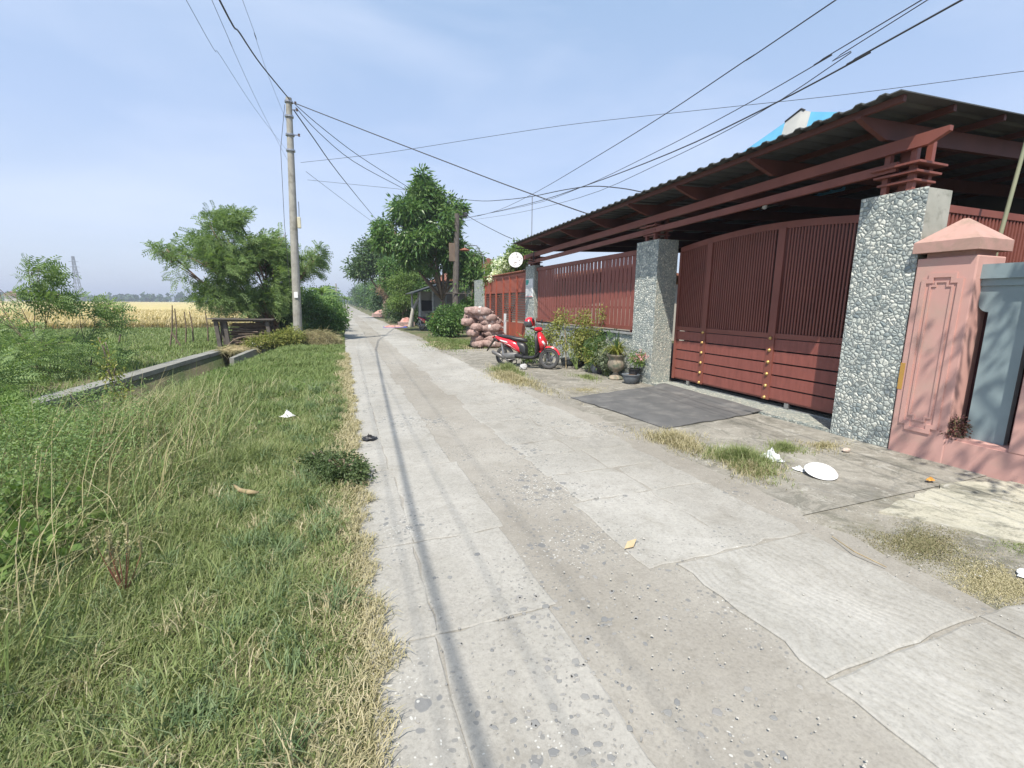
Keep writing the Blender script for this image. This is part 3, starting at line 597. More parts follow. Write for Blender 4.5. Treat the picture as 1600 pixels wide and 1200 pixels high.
# ============================================================ HOUSE FRONT
def pillar(label, y0, y1, x0=5.95, x1=6.44, top=2.93, zb=-.03, plaster=True, group=None):
    t = thing('pillar', label, 'pillar', ((x0 + x1) / 2, (y0 + y1) / 2, 0))
    mb = MB(); mb.box(x0 + .012, x1 - .004, y0 + .012, y1 - .004, zb, top - .006); mb.build('core', PLAST, t)
    mb = MB(); mb.box(x0, x0 + .012, y0 + .001, y1, zb, top, 0.003); mb.build('pebble_cladding', PEB, t)
    if not plaster: mb = MB(); mb.box(x0 + .0125, x1 - .001, y0, y0 + .012, zb, top, .003); mb.build('side_cladding', PEB2, t)
    return t
pillar('largest pebble-tiled pillar, between the sliding gate and the pink post', 3.25, 3.93, x1=6.4, top=2.92)
pillar('pebble-tiled pillar between the sliding gate and the plank fence', 7.70, 8.42, plaster=False)
pillar('pebble-tiled pillar carrying a poster, beside the small red gate', 13.95, 14.70, plaster=False, top=2.88, x1=6.27)
pillar('farthest wide pebble-tiled pillar, behind the stacked sacks', 19.7, 21.2, plaster=False, top=2.7, x1=6.6)
# low wall + plank fence
t = thing('low_wall', 'low pebble-tiled wall under the red plank fence', 'wall', (6.1, 11.2, 0))
mb = MB(); mb.box(6.04, 6.3, 8.42, 13.94, -.03, .985); mb.build('wall', PEB, t)
mb = MB(); mb.box(6.0, 6.34, 8.425, 13.935, .986, 1.03); mb.build('coping', pm('coping_grey', (.36, .37, .36), (.25, .26, .26), 5, .8, .2), t)
t = thing('plank_fence', 'long fence of upright red-brown planks on the low wall', 'fence', (6.1, 11.2, 1.07))
mb = MB(); mb.box(6.02, 6.09, 8.43, 13.93, 1.085, 1.17); mb.box(6.02, 6.09, 8.43, 13.93, 2.70, 2.80)
mb.box(6.09, 6.13, 8.43, 13.93, 1.55, 1.60); mb.box(6.09, 6.13, 8.43, 13.93, 2.3, 2.35); mb.box(6.03, 6.11, 8.43, 8.47, 1.17, 2.70); mb.build('rails', RED, t)
mb = MB(); rr = random.Random(5); y = 8.56; k = 0
while y < 13.85: w = .135; mb.box(6.048, 6.058, y, min(y + w, 13.92), 1.171, 2.699); y += w + (rr.uniform(.03, .05) if 9.7 < y < 12.6 else rr.uniform(.018, .028)); k += 1
mb.build('planks', REDP, t)
for yy_ in (8.6, 10.4, 12.2, 13.8): mb = MB(); mb.box(6.04, 6.08, yy_, yy_ + .04, 1.03, 1.085); mb.build('foot', RED, t)
# sliding gate, X 6.45
t = thing('sliding_gate', 'wide red-brown sliding gate with arched top and gold studs', 'gate', (6.5, 5.8, .06)); XG = 6.47
def gtop(y): u = (y - 5.75) / 1.9; return 2.93 - .13 * u * u - .02 * abs(u)
fr = MB(); N = 24; ya, yz = 3.55, 7.66
def arc(z_off, th, x0, x1):
    rs = []
    for i in range(N + 1):
        y = ya + (yz - ya) * i / N; z = gtop(y) + z_off; rs.append([(x0, y, z - th), (x1, y, z - th), (x1, y, z), (x0, y, z)])
    return rs
fr.rings(arc(0, .10, XG, XG + .06))
fr.box(XG - .006, XG + .06, ya, yz, 1.13, 1.21)
for y0, y1 in ((5.32, 5.45), (6.80, 6.92), (3.55, 3.63), (7.60, 7.66)): fr.box(XG - .016, XG + .064, y0, y1, .13, min(gtop(y0), gtop(y1)) - .09)
fr.box(XG + .018, XG + .04, ya + .08, yz - .07, .13, .16); fr.build('frame', RED, t)
sl = MB(); y = 3.66
while y < 7.58:
    if not (5.29 < y < 5.46 or 6.78 < y < 6.93): sl.box(XG + .012, XG + .036, y, y + .024, 1.21, gtop(y) - .098)
    y += .050
sl.build('slats', RED, t)
lp = MB()
for i in range(5):
    z0 = .16 + i * .196
    for y0, y1 in ((3.632, 5.318), (5.452, 6.798), (6.922, 7.598)): lp.box(XG + .002, XG + .03, y0, y1, z0, z0 + .172)
lp.build('lower_boards', REDP, t)
for yc in (5.385, 6.86):
    for i in range(6):
        s = MB(); z = .16 + i * .194; s.lathe((XG - .016, yc, z), [(.030, 0), (.028, -.012), (.018, -.026), (.004, -.032)], 12, 'x'); s.build('stud', GOLD, t, smooth=True)
for yc in (3.9, 5.0, 7.2):
    s = MB(); s.box(XG + .005, XG + .045, yc - .035, yc + .035, .06, .13); s.lathe((XG + .01, yc, .065), [(.03, 0), (.03, .03)], 12, 'x'); s.build('roller', CHROME, t)
mb = MB(); mb.box(XG + .03, XG + .05, 3.93, 7.9, .035, .05); props(mb.build('gate_track', CHROME), 'thin metal rail the sliding gate rolls on', 'rail')
# small red gate
t = thing('small_gate', 'small bright red gate with louvres beside the sacks', 'gate', (6.15, 17, 0))
mb = MB(); mb.box(6.04, 6.09, 14.72, 19.68, 2.05, 2.62); mb.box(6.04, 6.09, 14.72, 19.68, .06, .95)
mb.build('solid_panels', REDB, t)
mb = MB()
for y in (14.74, 15.7, 16.45, 17.2, 18.1, 18.9, 19.6): mb.box(6.0, 6.05, y, y + .09, .04, 2.72)
mb.box(6.01, 6.10, 14.71, 19.69, 2.62, 2.70); mb.build('frame', REDB, t)
mb = MB(); z = 1.0
while z < 2.02: mb.box(6.055, 6.075, 14.83, 19.6, z, z + .035); z += .085
mb.build('louvres', RED, t)
mb = MB(); mb.box(6.02, 6.037, 16.9, 17.15, .1, 1.25); mb.build('white_board', WHITE, t)
t2 = thing('spiked_canopy', 'narrow rusty tiled ledge above the small red gate', 'ledge', (6.15, 17, 2.7)); mb = MB()
for i in range(26): y = 14.75 + i * .19; mb.obox((6.08, y + .09, 2.745), (.26, .17, .03), Matrix.Rotation(.25, 3, 'Y'))
mb.box(6.05, 6.09, 14.72, 19.68, 2.705, 2.74); mb.build('tiles', TERRA, t2)

# ---- carport roof
ZE = lambda y: 3.79 - .019 * (y - 3.3)
car = thing('carport', 'large carport with dark corrugated metal roof on red-brown beams', 'carport', (8.5, 8.8, 0))
def roofz(x, y): return ZE(y) + (x - 5.4) * .035
mb = MB(); per = .235; ysr = []; y = 3.3
while y < 14.35: ysr += [(y, 0), (y + .12, 0), (y + .145, .026), (y + .205, .026)]; y += per
top = []; bot = []
rs0 = []
for x in (5.36, 8.0, 12.8):
    up = [(x, yy_, roofz(x, yy_) + h) for yy_, h in ysr]; lo = [(x, yy_, roofz(x, yy_) + h - .012) for yy_, h in ysr]; rs0.append(up + lo[::-1])
mb.rings(rs0, cap=False)
m = len(ysr)
for r in (0, 2):
    b = r * 2 * m
    for i in range(m - 1): mb.f.append((b + i, b + i + 1, b + 2 * m - 2 - i, b + 2 * m - 1 - i))
mb.build('roof_sheet', ROOFM, car)
def ybeam(mb, x, w, h, dz, y0, y1, name=None):
    mb.rings([[(x - w / 2, y, roofz(5.4, y) + dz - h), (x + w / 2, y, roofz(5.4, y) + dz - h), (x + w / 2, y, roofz(5.4, y) + dz), (x - w / 2, y, roofz(5.4, y) + dz)] for y in (y0, y1)])
mb = MB(); ybeam(mb, 5.98, .06, .13, -.30, 3.32, 14.9); ybeam(mb, 5.98, .055, .10, -.53, 3.6, 14.5)
mb.rings([[(5.95, 3.32, 3.36), (6.01, 3.32, 3.36), (6.01, 3.32, 3.49), (5.95, 3.32, 3.49)], [(5.95, 3.15, 3.44), (6.01, 3.15, 3.44), (6.01, 3.15, 3.49), (5.95, 3.15, 3.49)]])
mb.build('front_beams', RED, car)
mb = MB()
for x in (5.5, 6.35, 7.3, 8.3, 9.3, 10.3, 11.3, 12.4):
    mb.rings([[(x - .025, y, roofz(x, y) - .08), (x + .025, y, roofz(x, y) - .08), (x + .025, y, roofz(x, y) - .014), (x - .025, y, roofz(x, y) - .014)] for y in (3.34, 14.3)])
mb.build('purlins', RED_SHADED, car)
for y in (3.75, 5.2, 6.7, 8.1, 9.6, 11.1, 12.6, 14.0):
    mb = MB(); mb.rings([[(x, y - .03, roofz(x, y) - .081 - h), (x, y + .03, roofz(x, y) - .081 - h), (x, y + .03, roofz(x, y) - .081), (x, y - .03, roofz(x, y) - .081)] for x, h in ((5.44, .025), (5.62, .10), (5.9, .20), (12.7, .20))]); mb.build('rafter', RED_SHADED, car)
# stacked bracket posts on each pillar
def bracket(yc, x=6.16, top=3.34, zb=2.92, w=.26):
    mb = MB()
    for dx in (-w / 2, w / 2):
        for dy in (-w / 2, w / 2): mb.box(x + dx - .03, x + dx + .03, yc + dy - .03, yc + dy + .03, zb, top)
    mb.box(x - .05, x + .05, yc - .05, yc + .05, zb, top + .05)
    for i, s in enumerate((.19, .22, .25)): z = zb + .10 + i * .085; mb.box(x - s, x + s, yc - s, yc + s, z, z + .022)
    mb.build('bracket_post', RED, car)
bracket(3.60, top=3.46); bracket(8.05, top=3.40, zb=2.93); bracket(14.3, x=6.12, top=3.28, zb=2.88, w=.2)
for y in (3.6, 8.6, 14.1): mb = MB(); mb.box(12.45, 12.55, y - .05, y + .05, .01, roofz(12.5, y) - .1); mb.build('rear_post', RED, car)
# side fence inside (seen over the pink wall)
t = thing('side_fence', 'tall red-brown slatted fence behind the pink wall', 'fence', (9, 3.3, 0)); mb = MB(); x = 6.46
mb.box(6.42, 12.4, 3.36, 3.42, 2.72, 2.80); mb.box(6.42, 12.4, 3.36, 3.42, .1, .2); mb.build('rails', RED, t); mb = MB()
while x < 12.4: mb.box(x, x + .035, 3.37, 3.40, .2, 2.72); x += .075
mb.box(6.43, 12.4, 3.43, 3.44, .03, 2.75); mb.build('slats', RED, t)
# house behind the yard
t = thing('house', 'dim house wall with door and windows under the carport', 'house', (13, 9, 0))
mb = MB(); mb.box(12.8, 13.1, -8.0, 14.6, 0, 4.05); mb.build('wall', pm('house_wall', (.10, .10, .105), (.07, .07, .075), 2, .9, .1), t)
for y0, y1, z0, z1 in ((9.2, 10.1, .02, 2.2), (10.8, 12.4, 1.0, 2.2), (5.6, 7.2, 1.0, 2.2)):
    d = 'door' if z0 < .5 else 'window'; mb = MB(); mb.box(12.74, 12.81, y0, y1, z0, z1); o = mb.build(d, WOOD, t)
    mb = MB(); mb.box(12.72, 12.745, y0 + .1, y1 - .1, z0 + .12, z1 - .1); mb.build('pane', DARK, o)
rf = MB(); pk = at(1255, 182, 7.2)
# gable roof of the house, showing above the carport
rx = 9.4; A = [(9.2, 9.4, 5.05), (9.2, 7.55, 5.72), (9.2, 5.7, 5.05)]
t = thing('upper_roof', 'small gable roof with blue and white sheets rising above the carport', 'roof', (9.5, 7.5, 3.9))
BLU = pm('blue_sheet', (.14, .42, .62), (.11, .36, .57), 3, .5, .05); WSH = pm('white_sheet', (.5, .5, .47), (.42, .42, .4), 3, .6, .05)
def hip(nm, c, segs):      # sheets of the slope that faces the road
    mb = MB()
    for (y0, z0), (y1, z1) in segs: mb.rings([[(9.0, y0, 3.8), (9.0, y1, 3.8), (9.03, y1, 3.8), (9.03, y0, 3.8)], [(9.5, y0, z0), (9.5, y1, z1), (9.53, y1, z1), (9.53, y0, z0)]])
    return mb.build(nm, c, t)
hip('blue_sheet', BLU, [((10.4, 5.05), (9.2, 5.40)), ((9.2, 5.40), (8.15, 5.68))]); hip('blue_sheet', BLU, [((7.55, 5.68), (6.3, 5.22))])
hip('white_sheet', WSH, [((8.15, 5.68), (7.78, 5.80)), ((7.78, 5.80), (7.55, 5.68))])
mb = MB(); mb.rings([[(9.53, 10.2, 3.8), (9.53, 6.3, 3.8), (9.53, 6.3, 5.1), (9.53, 7.78, 5.7), (9.53, 8.45, 5.5), (9.53, 10.2, 5.04)], [(12.6, 10.2, 3.8), (12.6, 6.3, 3.8), (12.6, 6.3, 5.1), (12.6, 7.78, 5.7), (12.6, 8.45, 5.5), (12.6, 10.2, 5.04)]]); mb.build('rear_roof', ROOFM, t)
mb = MB(); mb.tube([(9.5, 8.15, 5.69), (9.5, 7.78, 5.82), (9.5, 7.7, 5.76)], .022, 6); mb.build('ridge', DARK, t)
# neighbouring tiled roof beyond the yard
t = thing('tiled_house', 'low house with terracotta tiled roof beyond the small gate', 'house', (11, 19, 0)); mb = MB()
mb.box(8.6, 15, 17.0, 27, 0, 2.55); mb.build('wall', pm('cream_wall', (.45, .42, .36), (.36, .34, .3), 2, .9, .1), t); mb = MB()
mb.rings([[(7.9, 16.4, 2.68), (11.8, 16.4, 3.35), (15.6, 16.4, 2.68), (15.6, 16.4, 2.58), (11.8, 16.4, 3.25), (7.9, 16.4, 2.58)], [(7.9, 27.5, 2.68), (11.8, 27.5, 3.35), (15.6, 27.5, 2.68), (15.6, 27.5, 2.58), (11.8, 27.5, 3.25), (7.9, 27.5, 2.58)]]); mb.build('roof', TERRA, t)
# bulb
t = thing('light_bulb', 'bare white light bulb hanging under the carport roof', 'light bulb', (6.8, 6.06, 3.3)); p = Vector((6.8, 6.06, 3.3))
mb = MB(); mb.lathe(p, [(.003, -.05), (.03, -.04), (.042, -.01), (.038, .02), (.02, .05), (.016, .07)], 14); mb.build('bulb', pm('opal_glass', (.75, .76, .76), (.7, .7, .7), 5, .15, 0), t, smooth=True)
mb = MB(); mb.lathe(p, [(.02, .07), (.02, .11)], 10); mb.tube([p + Vector((0, 0, .11)), (6.8, 6.06, roofz(6.8, 6.06))], .004, 5); mb.build('cord', BLACK, t)

# ---- pink wall
t = thing('pink_wall', 'pink painted boundary wall with pyramid-capped post and blue-grey panel', 'wall', (6.1, 2.6, 0))
mb = MB(); X0, X1 = 5.93, 6.42
mb.box(X0, X1, 2.72, 3.235, -.03, 2.16, .012); mb.box(6.0, 6.36, 2.78, 3.19, 2.16, 2.215)
po = mb.build('post', PINK, t)
mb = MB(); cx_, cy_ = 6.17, 2.985; a, b = .295, .28
mb.rings([[(cx_ - a, cy_ - b, 2.215), (cx_ + a, cy_ - b, 2.215), (cx_ + a, cy_ + b, 2.215), (cx_ - a, cy_ + b, 2.215)], [(cx_ - a, cy_ - b, 2.325), (cx_ + a, cy_ - b, 2.325), (cx_ + a, cy_ + b, 2.325), (cx_ - a, cy_ + b, 2.325)], [(cx_ - .02, cy_ - .02, 2.56), (cx_ + .02, cy_ - .02, 2.56), (cx_ + .02, cy_ + .02, 2.56), (cx_ - .02, cy_ + .02, 2.56)]]); mb.build('cap', PINKW, t)
# raised mouldings on the post face: outline frames with notched corners
def notched(y0, y1, z0, z1, n): return [(y0 + n, z0), (y1 - n, z0), (y1 - n, z0 + n), (y1, z0 + n), (y1, z1 - n), (y1 - n, z1 - n), (y1 - n, z1), (y0 + n, z1), (y0 + n, z1 - n), (y0, z1 - n), (y0, z0 + n), (y0 + n, z0 + n)]
def frame_ring(mb, oy0, oy1, oz0, oz1, n, w, x0, x1):
    o = notched(oy0, oy1, oz0, oz1, n); i = notched(oy0 + w, oy1 - w, oz0 + w, oz1 - w, n)
    k = len(o); b = len(mb.v)
    for x in (x1, x0):
        for q in o: mb.v.append(Vector((x, q[0], q[1])))
        for q in i: mb.v.append(Vector((x, q[0], q[1])))
    for j in range(k):
        j2 = (j + 1) % k; mb.f.append((b + 2 * k + j, b + 2 * k + j2, b + 3 * k + j2, b + 3 * k + j)); mb.f.append((b + j, b + j2, b + 2 * k + j2, b + 2 * k + j)); mb.f.append((b + k + j, b + k + j2, b + 3 * k + j2, b + 3 * k + j))
mb = MB(); frame_ring(mb, 2.80, 3.16, .28, 2.0, .06, .045, X0 - .014, X0 + .004); frame_ring(mb, 2.875, 3.085, .40, 1.92, .045, .018, X0 - .010, X0 + .004); mb.build('moulding', PINK, t)
def wallbox(y0, y1, z0, z1, x0=X0 + .01, x1=6.38): mb.box(x0, x1, y0, y1, z0, z1)
mb = MB(); mb.box(X0 + .008, 6.30, -3.0, 2.72, -.03, .27); mb.box(X0 + .03, 6.26, -3.0, 2.72, .27, .30); mb.build('plinth', PINK, t)
for yc in (1.82, -.4):
    mb = MB(); mb.box(X0 + .006, 6.42, yc, yc + .42, .27, 2.16, .012); mb.build('post', PINK, t)
    mb = MB(); c2 = yc + .21; mb.rings([[(cx_ - q, c2 - q, z) , (cx_ + q, c2 - q, z), (cx_ + q, c2 + q, z), (cx_ - q, c2 + q, z)] for q, z in ((.28, 2.165), (.28, 2.27), (.02, 2.5))]); mb.build('cap', PINKW, t)
def panel(y0, y1):
    # set-back board with slots of rounded top at each side
    mb = MB(); xp0, xp1 = 6.07, 6.15
    mb.box(xp0 - .05, xp1 + .05, y0, y1, 1.93, 2.07); mb.box(xp0 - .02, xp1 + .02, y0, y1, 1.86, 1.93); mb.build('panel_rail', BLUEG, t)
    s = .09; yL, yR = y1 - s, y0 + s; mb = MB(); out = [(yR, .30), (yL, .30)]
    for k in range(7): a = k / 6 * pi / 2; out.append((yL + s * .98 * (sin(a)) , 1.60 + .0 + .085 * (1 - cos(a)) + .0))
    out += [(y1, 1.86), (y0, 1.86)]
    for k in range(7): a = (6 - k) / 6 * pi / 2; out.append((yR - s * .98 * sin(a), 1.60 + .085 * (1 - cos(a))))
    mb.prism(out, 'x', xp0, xp1); mb.build('panel', BLUEG, t)
    mb = MB(); mb.box(6.22, 6.24, y0, y1, .3, 1.95); mb.build('backing', pm('dark_maroon', (.07, .02, .025), (.05, .018, .02), 3, .9, 0), t)
panel(2.24, 2.72); panel(.02, 1.82)
mb = MB(); mb.box(X0 - .003, X0 + .004, 3.19, 3.236, .72, 1.02); mb.build('yellow_patch', pm('yellow_stain', (.45, .26, .06), (.38, .22, .06), 8, .8, .1), t)
# little maroon plant in the slot
t = thing('wall_plant', 'small maroon-leaved plant growing in the slot of the pink wall', 'plant', (5.98, 2.68, .30)); mb = MB()
for k in range(7): mb.tube([(6.0, 2.66, .29), (5.97 + random.uniform(-.05, .05), 2.66 + random.uniform(-.06, .06), .29 + random.uniform(.1, .24))], .004, 4)
mb.build('stems', STEM, t); crown('leaves', [((5.98, 2.67, .40), (.07, .09, .12))], 90, 4, .035, .02, leafmat('maroon_leaves', [(.10, .03, .04), (.16, .06, .06), (.08, .07, .04), (.22, .16, .12)], .2), t, seed=71, spread=.03)
# green bamboo pole leaning against the wall top
t = MB(); t.tube([(6.72, 2.95, 1.2), (6.69, 2.93, 2.3), (6.80, 2.9, 3.45), (6.85, 2.9, 3.79)], [.022, .021, .018, .015], 8); props(t.build('bamboo_pole', pm('green_pole', (.14, .20, .14), (.30, .28, .18), 4, .6, .1, stretch=(1, 1, .4)), origin=(6.72, 2.95, 0), smooth=True), 'thin green pole leaning up to the carport behind the pink post', 'pole')
mb = MB(); mb.box(6.5, 6.9, 2.85, 3.05, -.02, 1.25); props(mb.build('low_block', PLAST), 'low plastered block behind the pink post', 'block')

# ---- poster, sign
pz = MB(); pz.box(5.925, 5.949, 14.03, 14.62, 1.86, 2.46); t = thing('poster', 'white and teal poster on the pebble pillar by the small gate', 'poster', (5.94, 14.3, 1.86)); pz.build('sheet', WHITE, t)
mb = MB(); mb.box(5.921, 5.9245, 14.36, 14.6, 2.32, 2.43); mb.box(5.921, 5.9245, 14.42, 14.6, 2.27, 2.32); mb.build('teal_logo', pm('teal', (.05, .38, .32), (.05, .34, .3), 4, .6, 0), t)
mb = MB()
for i in range(9):
    z = 2.22 - i * .038; mb.box(5.921, 5.9245, 14.08 + .03 * (i % 3), 14.56 - .05 * (i % 2), z, z + .012)
mb.build('text_lines', pm('grey_print', (.38, .42, .45), (.3, .33, .36), 4, .6, 0), t)
mb = MB(); mb.box(5.921, 5.9245, 14.05, 14.60, 1.87, 1.892); mb.build('red_stripe', pm('print_red', (.5, .15, .15), (.5, .12, .12), 4, .6, 0), t)
t = thing('round_sign', 'round white sign hanging from a bracket at the carport corner', 'sign', (5.5, 13.95, 2.9)); c = at(806, 406, 13.9)
n_ = Vector((-.55, -.83, 0)); u_ = Vector((-n_.y, n_.x, 0)); 
def disc(mb, c, r, th, seg=28):
    mb.rings([[c + n_ * o + u_ * r * cos(2 * pi * k / seg) + Vector((0, 0, r * sin(2 * pi * k / seg))) for k in range(seg)] for o in (-th, th)])
mb = MB(); disc(mb, c, .235, .02); mb.build('disc', WHITE, t); rr = random.Random(3); mb = MB()
for k in range(26):
    a = rr.uniform(0, 2 * pi); r = rr.choice((.17, .19, .08, .12)) * rr.uniform(.85, 1.1); p = c + n_ * .022 + u_ * r * cos(a) + Vector((0, 0, r * sin(a)))
    mb.obox(p, (.012 + rr.uniform(0, .022), .004, .012 + rr.uniform(0, .012)), Matrix((u_, n_, Vector((0, 0, 1)))).transposed())
mb.build('markings', pm('brownish_print', (.25, .17, .15), (.2, .14, .13), 4, .6, 0), t)
mb = MB(); z = c.z; mb.tube([c + Vector((0, 0, .23)), c + Vector((0, 0, .36)), (6.0, 13.97, z + .36)], .013, 6); mb.tube([c + u_ * .22, (5.95, 13.97, z - .02)], .012, 6); mb.tube([(5.92, 13.96, z - .04), (5.92, 13.96, z + .36)], .013, 6); mb.tube([(5.92, 13.96, z + .3), (6.0, 14.1, z + .3)], .013, 6); mb.build('bracket', BLACK, t)
mb = MB(); mb.tube([(5.9, 14.1, 3.5), (5.88, 14.05, 5.0)], .014, 6); props(mb.build('antenna_mast', CHROME, origin=(5.9, 14.1, 3.4)), 'thin vertical metal mast on the far carport corner', 'mast')

# ---- mat, litter
mb = MB(); q = [(3.74, 6.99), (4.0, 4.79), (6.06, 5.06), (6.2, 7.55)]; rr = random.Random(8); P = []
nx = 14
for j in range(nx + 1):
    for i in range(nx + 1):
        a = Vector(q[0]).lerp(Vector(q[3]), i / nx); b = Vector(q[1]).lerp(Vector(q[2]), i / nx); p = a.lerp(b, j / nx); e = .018 if i in (0, nx) or j in (0, nx) else 0
        P.append(Vector((p.x + rr.uniform(-e, e), p.y + rr.uniform(-e, e), .010 + .012 * abs(sin(p.x * 3 + p.y * 2)) * (0.4 + rr.random() * .6) + (.03 if p.x > 5.9 else 0))))
base = 0; mb.v = P + [p - Vector((0, 0, .012)) for p in P]; m_ = nx + 1
for j in range(nx):
    for i in range(nx): mb.f.append((j * m_ + i, j * m_ + i + 1, (j + 1) * m_ + i + 1, (j + 1) * m_ + i))
bd = [i for i in range(m_)] + [j * m_ + nx for j in range(1, m_)] + [nx * m_ + i for i in range(nx - 1, -1, -1)] + [j * m_ for j in range(nx - 1, 0, -1)]
for a, b in zip(bd, bd[1:] + bd[:1]): mb.f.append((a, b, b + m_ * m_, a + m_ * m_))
props(mb.build('mat', MATM, smooth=False), 'large black rubber mat spread before the sliding gate', 'mat')
def rock(name, c, r, mat, label, cat='stone', e=.9, jit=.12, rot=0, origin=True):
    mb = MB(); mb.ell(Vector(c), r, 10, 7, jit, Matrix.Rotation(rot, 3, 'Z'), e); return props(mb.build(name, mat, origin=c, smooth=False), label, cat)
t = thing('plastic_dish', 'shallow white plastic dish lying near the bag', 'dish', (4.34, 2.90, 0)); c = Vector((4.34, 2.90, .045)); mb = MB()
mb.lathe((0, 0, 0), [(.001, .045), (.09, .04), (.125, .02), (.14, 0), (.145, -.004), (.14, -.008), (.12, .008), (.08, .03), (.001, .034)], 28); R = Matrix.Rotation(.22, 3, 'X') @ Matrix.Rotation(-.12, 3, 'Y'); mb.v = [c + R @ v for v in mb.v]; mb.build('dish', WHITE, t, smooth=True)
def crumple(name, c, r, mat, label, cat, seed):
    rr = random.Random(seed); mb = MB(); n = 12; m_ = 10
    for j in range(m_):
        for i in range(n): a = 2 * pi * i / n; rad = (j / (m_ - 1)); mb.v.append(Vector((c[0] + r[0] * rad * cos(a) * rr.uniform(.7, 1.15), c[1] + r[1] * rad * sin(a) * rr.uniform(.7, 1.15), c[2] + r[2] * (1 - rad * .9) * rr.uniform(.3, 1.2))))
    for j in range(m_ - 1):
        for i in range(n): mb.f.append((j * n + i, j * n + (i + 1) % n, (j + 1) * n + (i + 1) % n, (j + 1) * n + i))
    return props(mb.build(name, mat, origin=c), label, cat)
PLAS = pm('thin_plastic', (.75, .78, .8), (.6, .63, .66), 9, .25, .2)
crumple('plastic_bag', (4.30, 3.42, .0), (.10, .14, .12), PLAS, 'crumpled white plastic bag against the green tuft', 'plastic bag', 1)
crumple('plastic_scrap', (4.28, 3.08, .0), (.06, .07, .05), PLAS, 'small clear plastic scrap beside the white dish', 'plastic scrap', 2)
crumple('paper_scrap', (-.81, 6.96, .04), (.10, .08, .09), WHITE, 'white paper scrap in the verge grass', 'paper', 3)
crumple('plastic_wrapper', (3.95, 1.25, .0), (.10, .09, .03), PLAS, 'clear plastic wrapper at the right edge by the mossy growth', 'wrapper', 4)
crumple('orange_wrapper', (tuple(gz(1453, 753))[0], tuple(gz(1453, 753))[1], .02), (.05, .03, .035), pm('orange_wrap', (.6, .33, .08), (.5, .25, .06), 30, .4, .1), 'orange sweet wrapper on the cream slab', 'wrapper', 5)
rock('pale_stone', (gz(1322, 706).x, gz(1322, 706).y, .02), (.05, .035, .025), pm('pinkish_stone', (.5, .42, .36), (.4, .33, .28), 20, .8, .2), 'pale pinkish stone near the big pebble pillar')
rock('stone_chunk', (gz(818, 577).x, gz(818, 577).y, .06), (.10, .08, .08), pm('white_stone', (.5, .5, .5), (.4, .4, .4), 20, .8, .2), 'pale broken stone lying under the scooter')
# torn black rag at the road edge
crumple('black_rag', (.22, 5.54, .02), (.10, .09, .06), BLACK, 'black rag lying on the left road edge', 'rag', 7)
pts = [gz(365, 757, .07), gz(375, 766, .08), gz(390, 769, .09), gz(404, 770, .08)]; mb = MB(); mb.tube(pts, [.008, .018, .022, .012], 8); props(mb.build('dry_stick', STRAWM, origin=pts[1], smooth=True), 'pale dry bent stick lying in the verge grass', 'stick')
def leaf(c, a, L_, label, grp):
    mb = MB(); c = Vector(c); d = Vector((cos(a), sin(a), 0)); s = Vector((-sin(a), cos(a), 0)); mb.rings([[c - d * L_ / 2 + Vector((0, 0, o)), c + s * L_ * .2 + Vector((0, 0, .02 + o)), c + d * L_ / 2 + Vector((0, 0, .03 + o)), c - s * L_ * .2 + Vector((0, 0, .004 + o))] for o in (0, .003)]); return props(mb.build('dry_leaf', pm('dry_leaf', (.45, .36, .22), (.35, .27, .16), 20, .8, .1), origin=c), label, 'leaf', grp)
p = gz(985, 853, .016); leaf(p, .3, .13, 'curled dry leaf lying on the middle of the road', None)
p = gz(1367, 883, .016); mb = MB(); mb.tube([gz(1300, 838, .02), gz(1335, 862, .035), gz(1385, 886, .02)], [.003, .004, .003], 5); props(mb.build('dry_twig', STRAWM, origin=p), 'thin dry twig beside the mossy road edge', 'twig')
mb = MB(); mb.tube([gz(888, 566, .02), gz(925, 575, .03), gz(950, 577, .02)], .02, 6); props(mb.build('cane_stick', STRAWM, origin=gz(915, 573, .02)), 'pale cane lying before the flower pots', 'stick')
peb = MB(); rr = random.Random(77)
for k in range(1100):
    y = .8 + 14 * rr.random() ** 1.8; x = rr.choice((rr.gauss(1.38, .22), rr.uniform(.1, 3.2), rr.uniform(3.0, 4.2))); r = rr.uniform(.002, .0065) * (1.5 if rr.random() < .05 else 1)
    b = len(peb.v); c = Vector((x, y, .016 + r * .3))
    if 3.7 < x < 6.3 and 4.7 < y < 7.6: continue
    for d in ((1, 0, 0), (0, 1, 0), (-1, 0, 0), (0, -1, 0), (0, 0, .8), (0, 0, -.8)): peb.v.append(c + Vector(d) * r * rr.uniform(.7, 1.4))
    peb.f += [(b + i, b + (i + 1) % 4, b + 4) for i in range(4)] + [(b + (i + 1) % 4, b + i, b + 5) for i in range(4)]
props(peb.build('road_grit', pm('grit', (.44, .42, .38), (.33, .32, .29), 40, .9, 0)), 'loose grit and small stones scattered on the road', 'grit', kind='stuff')

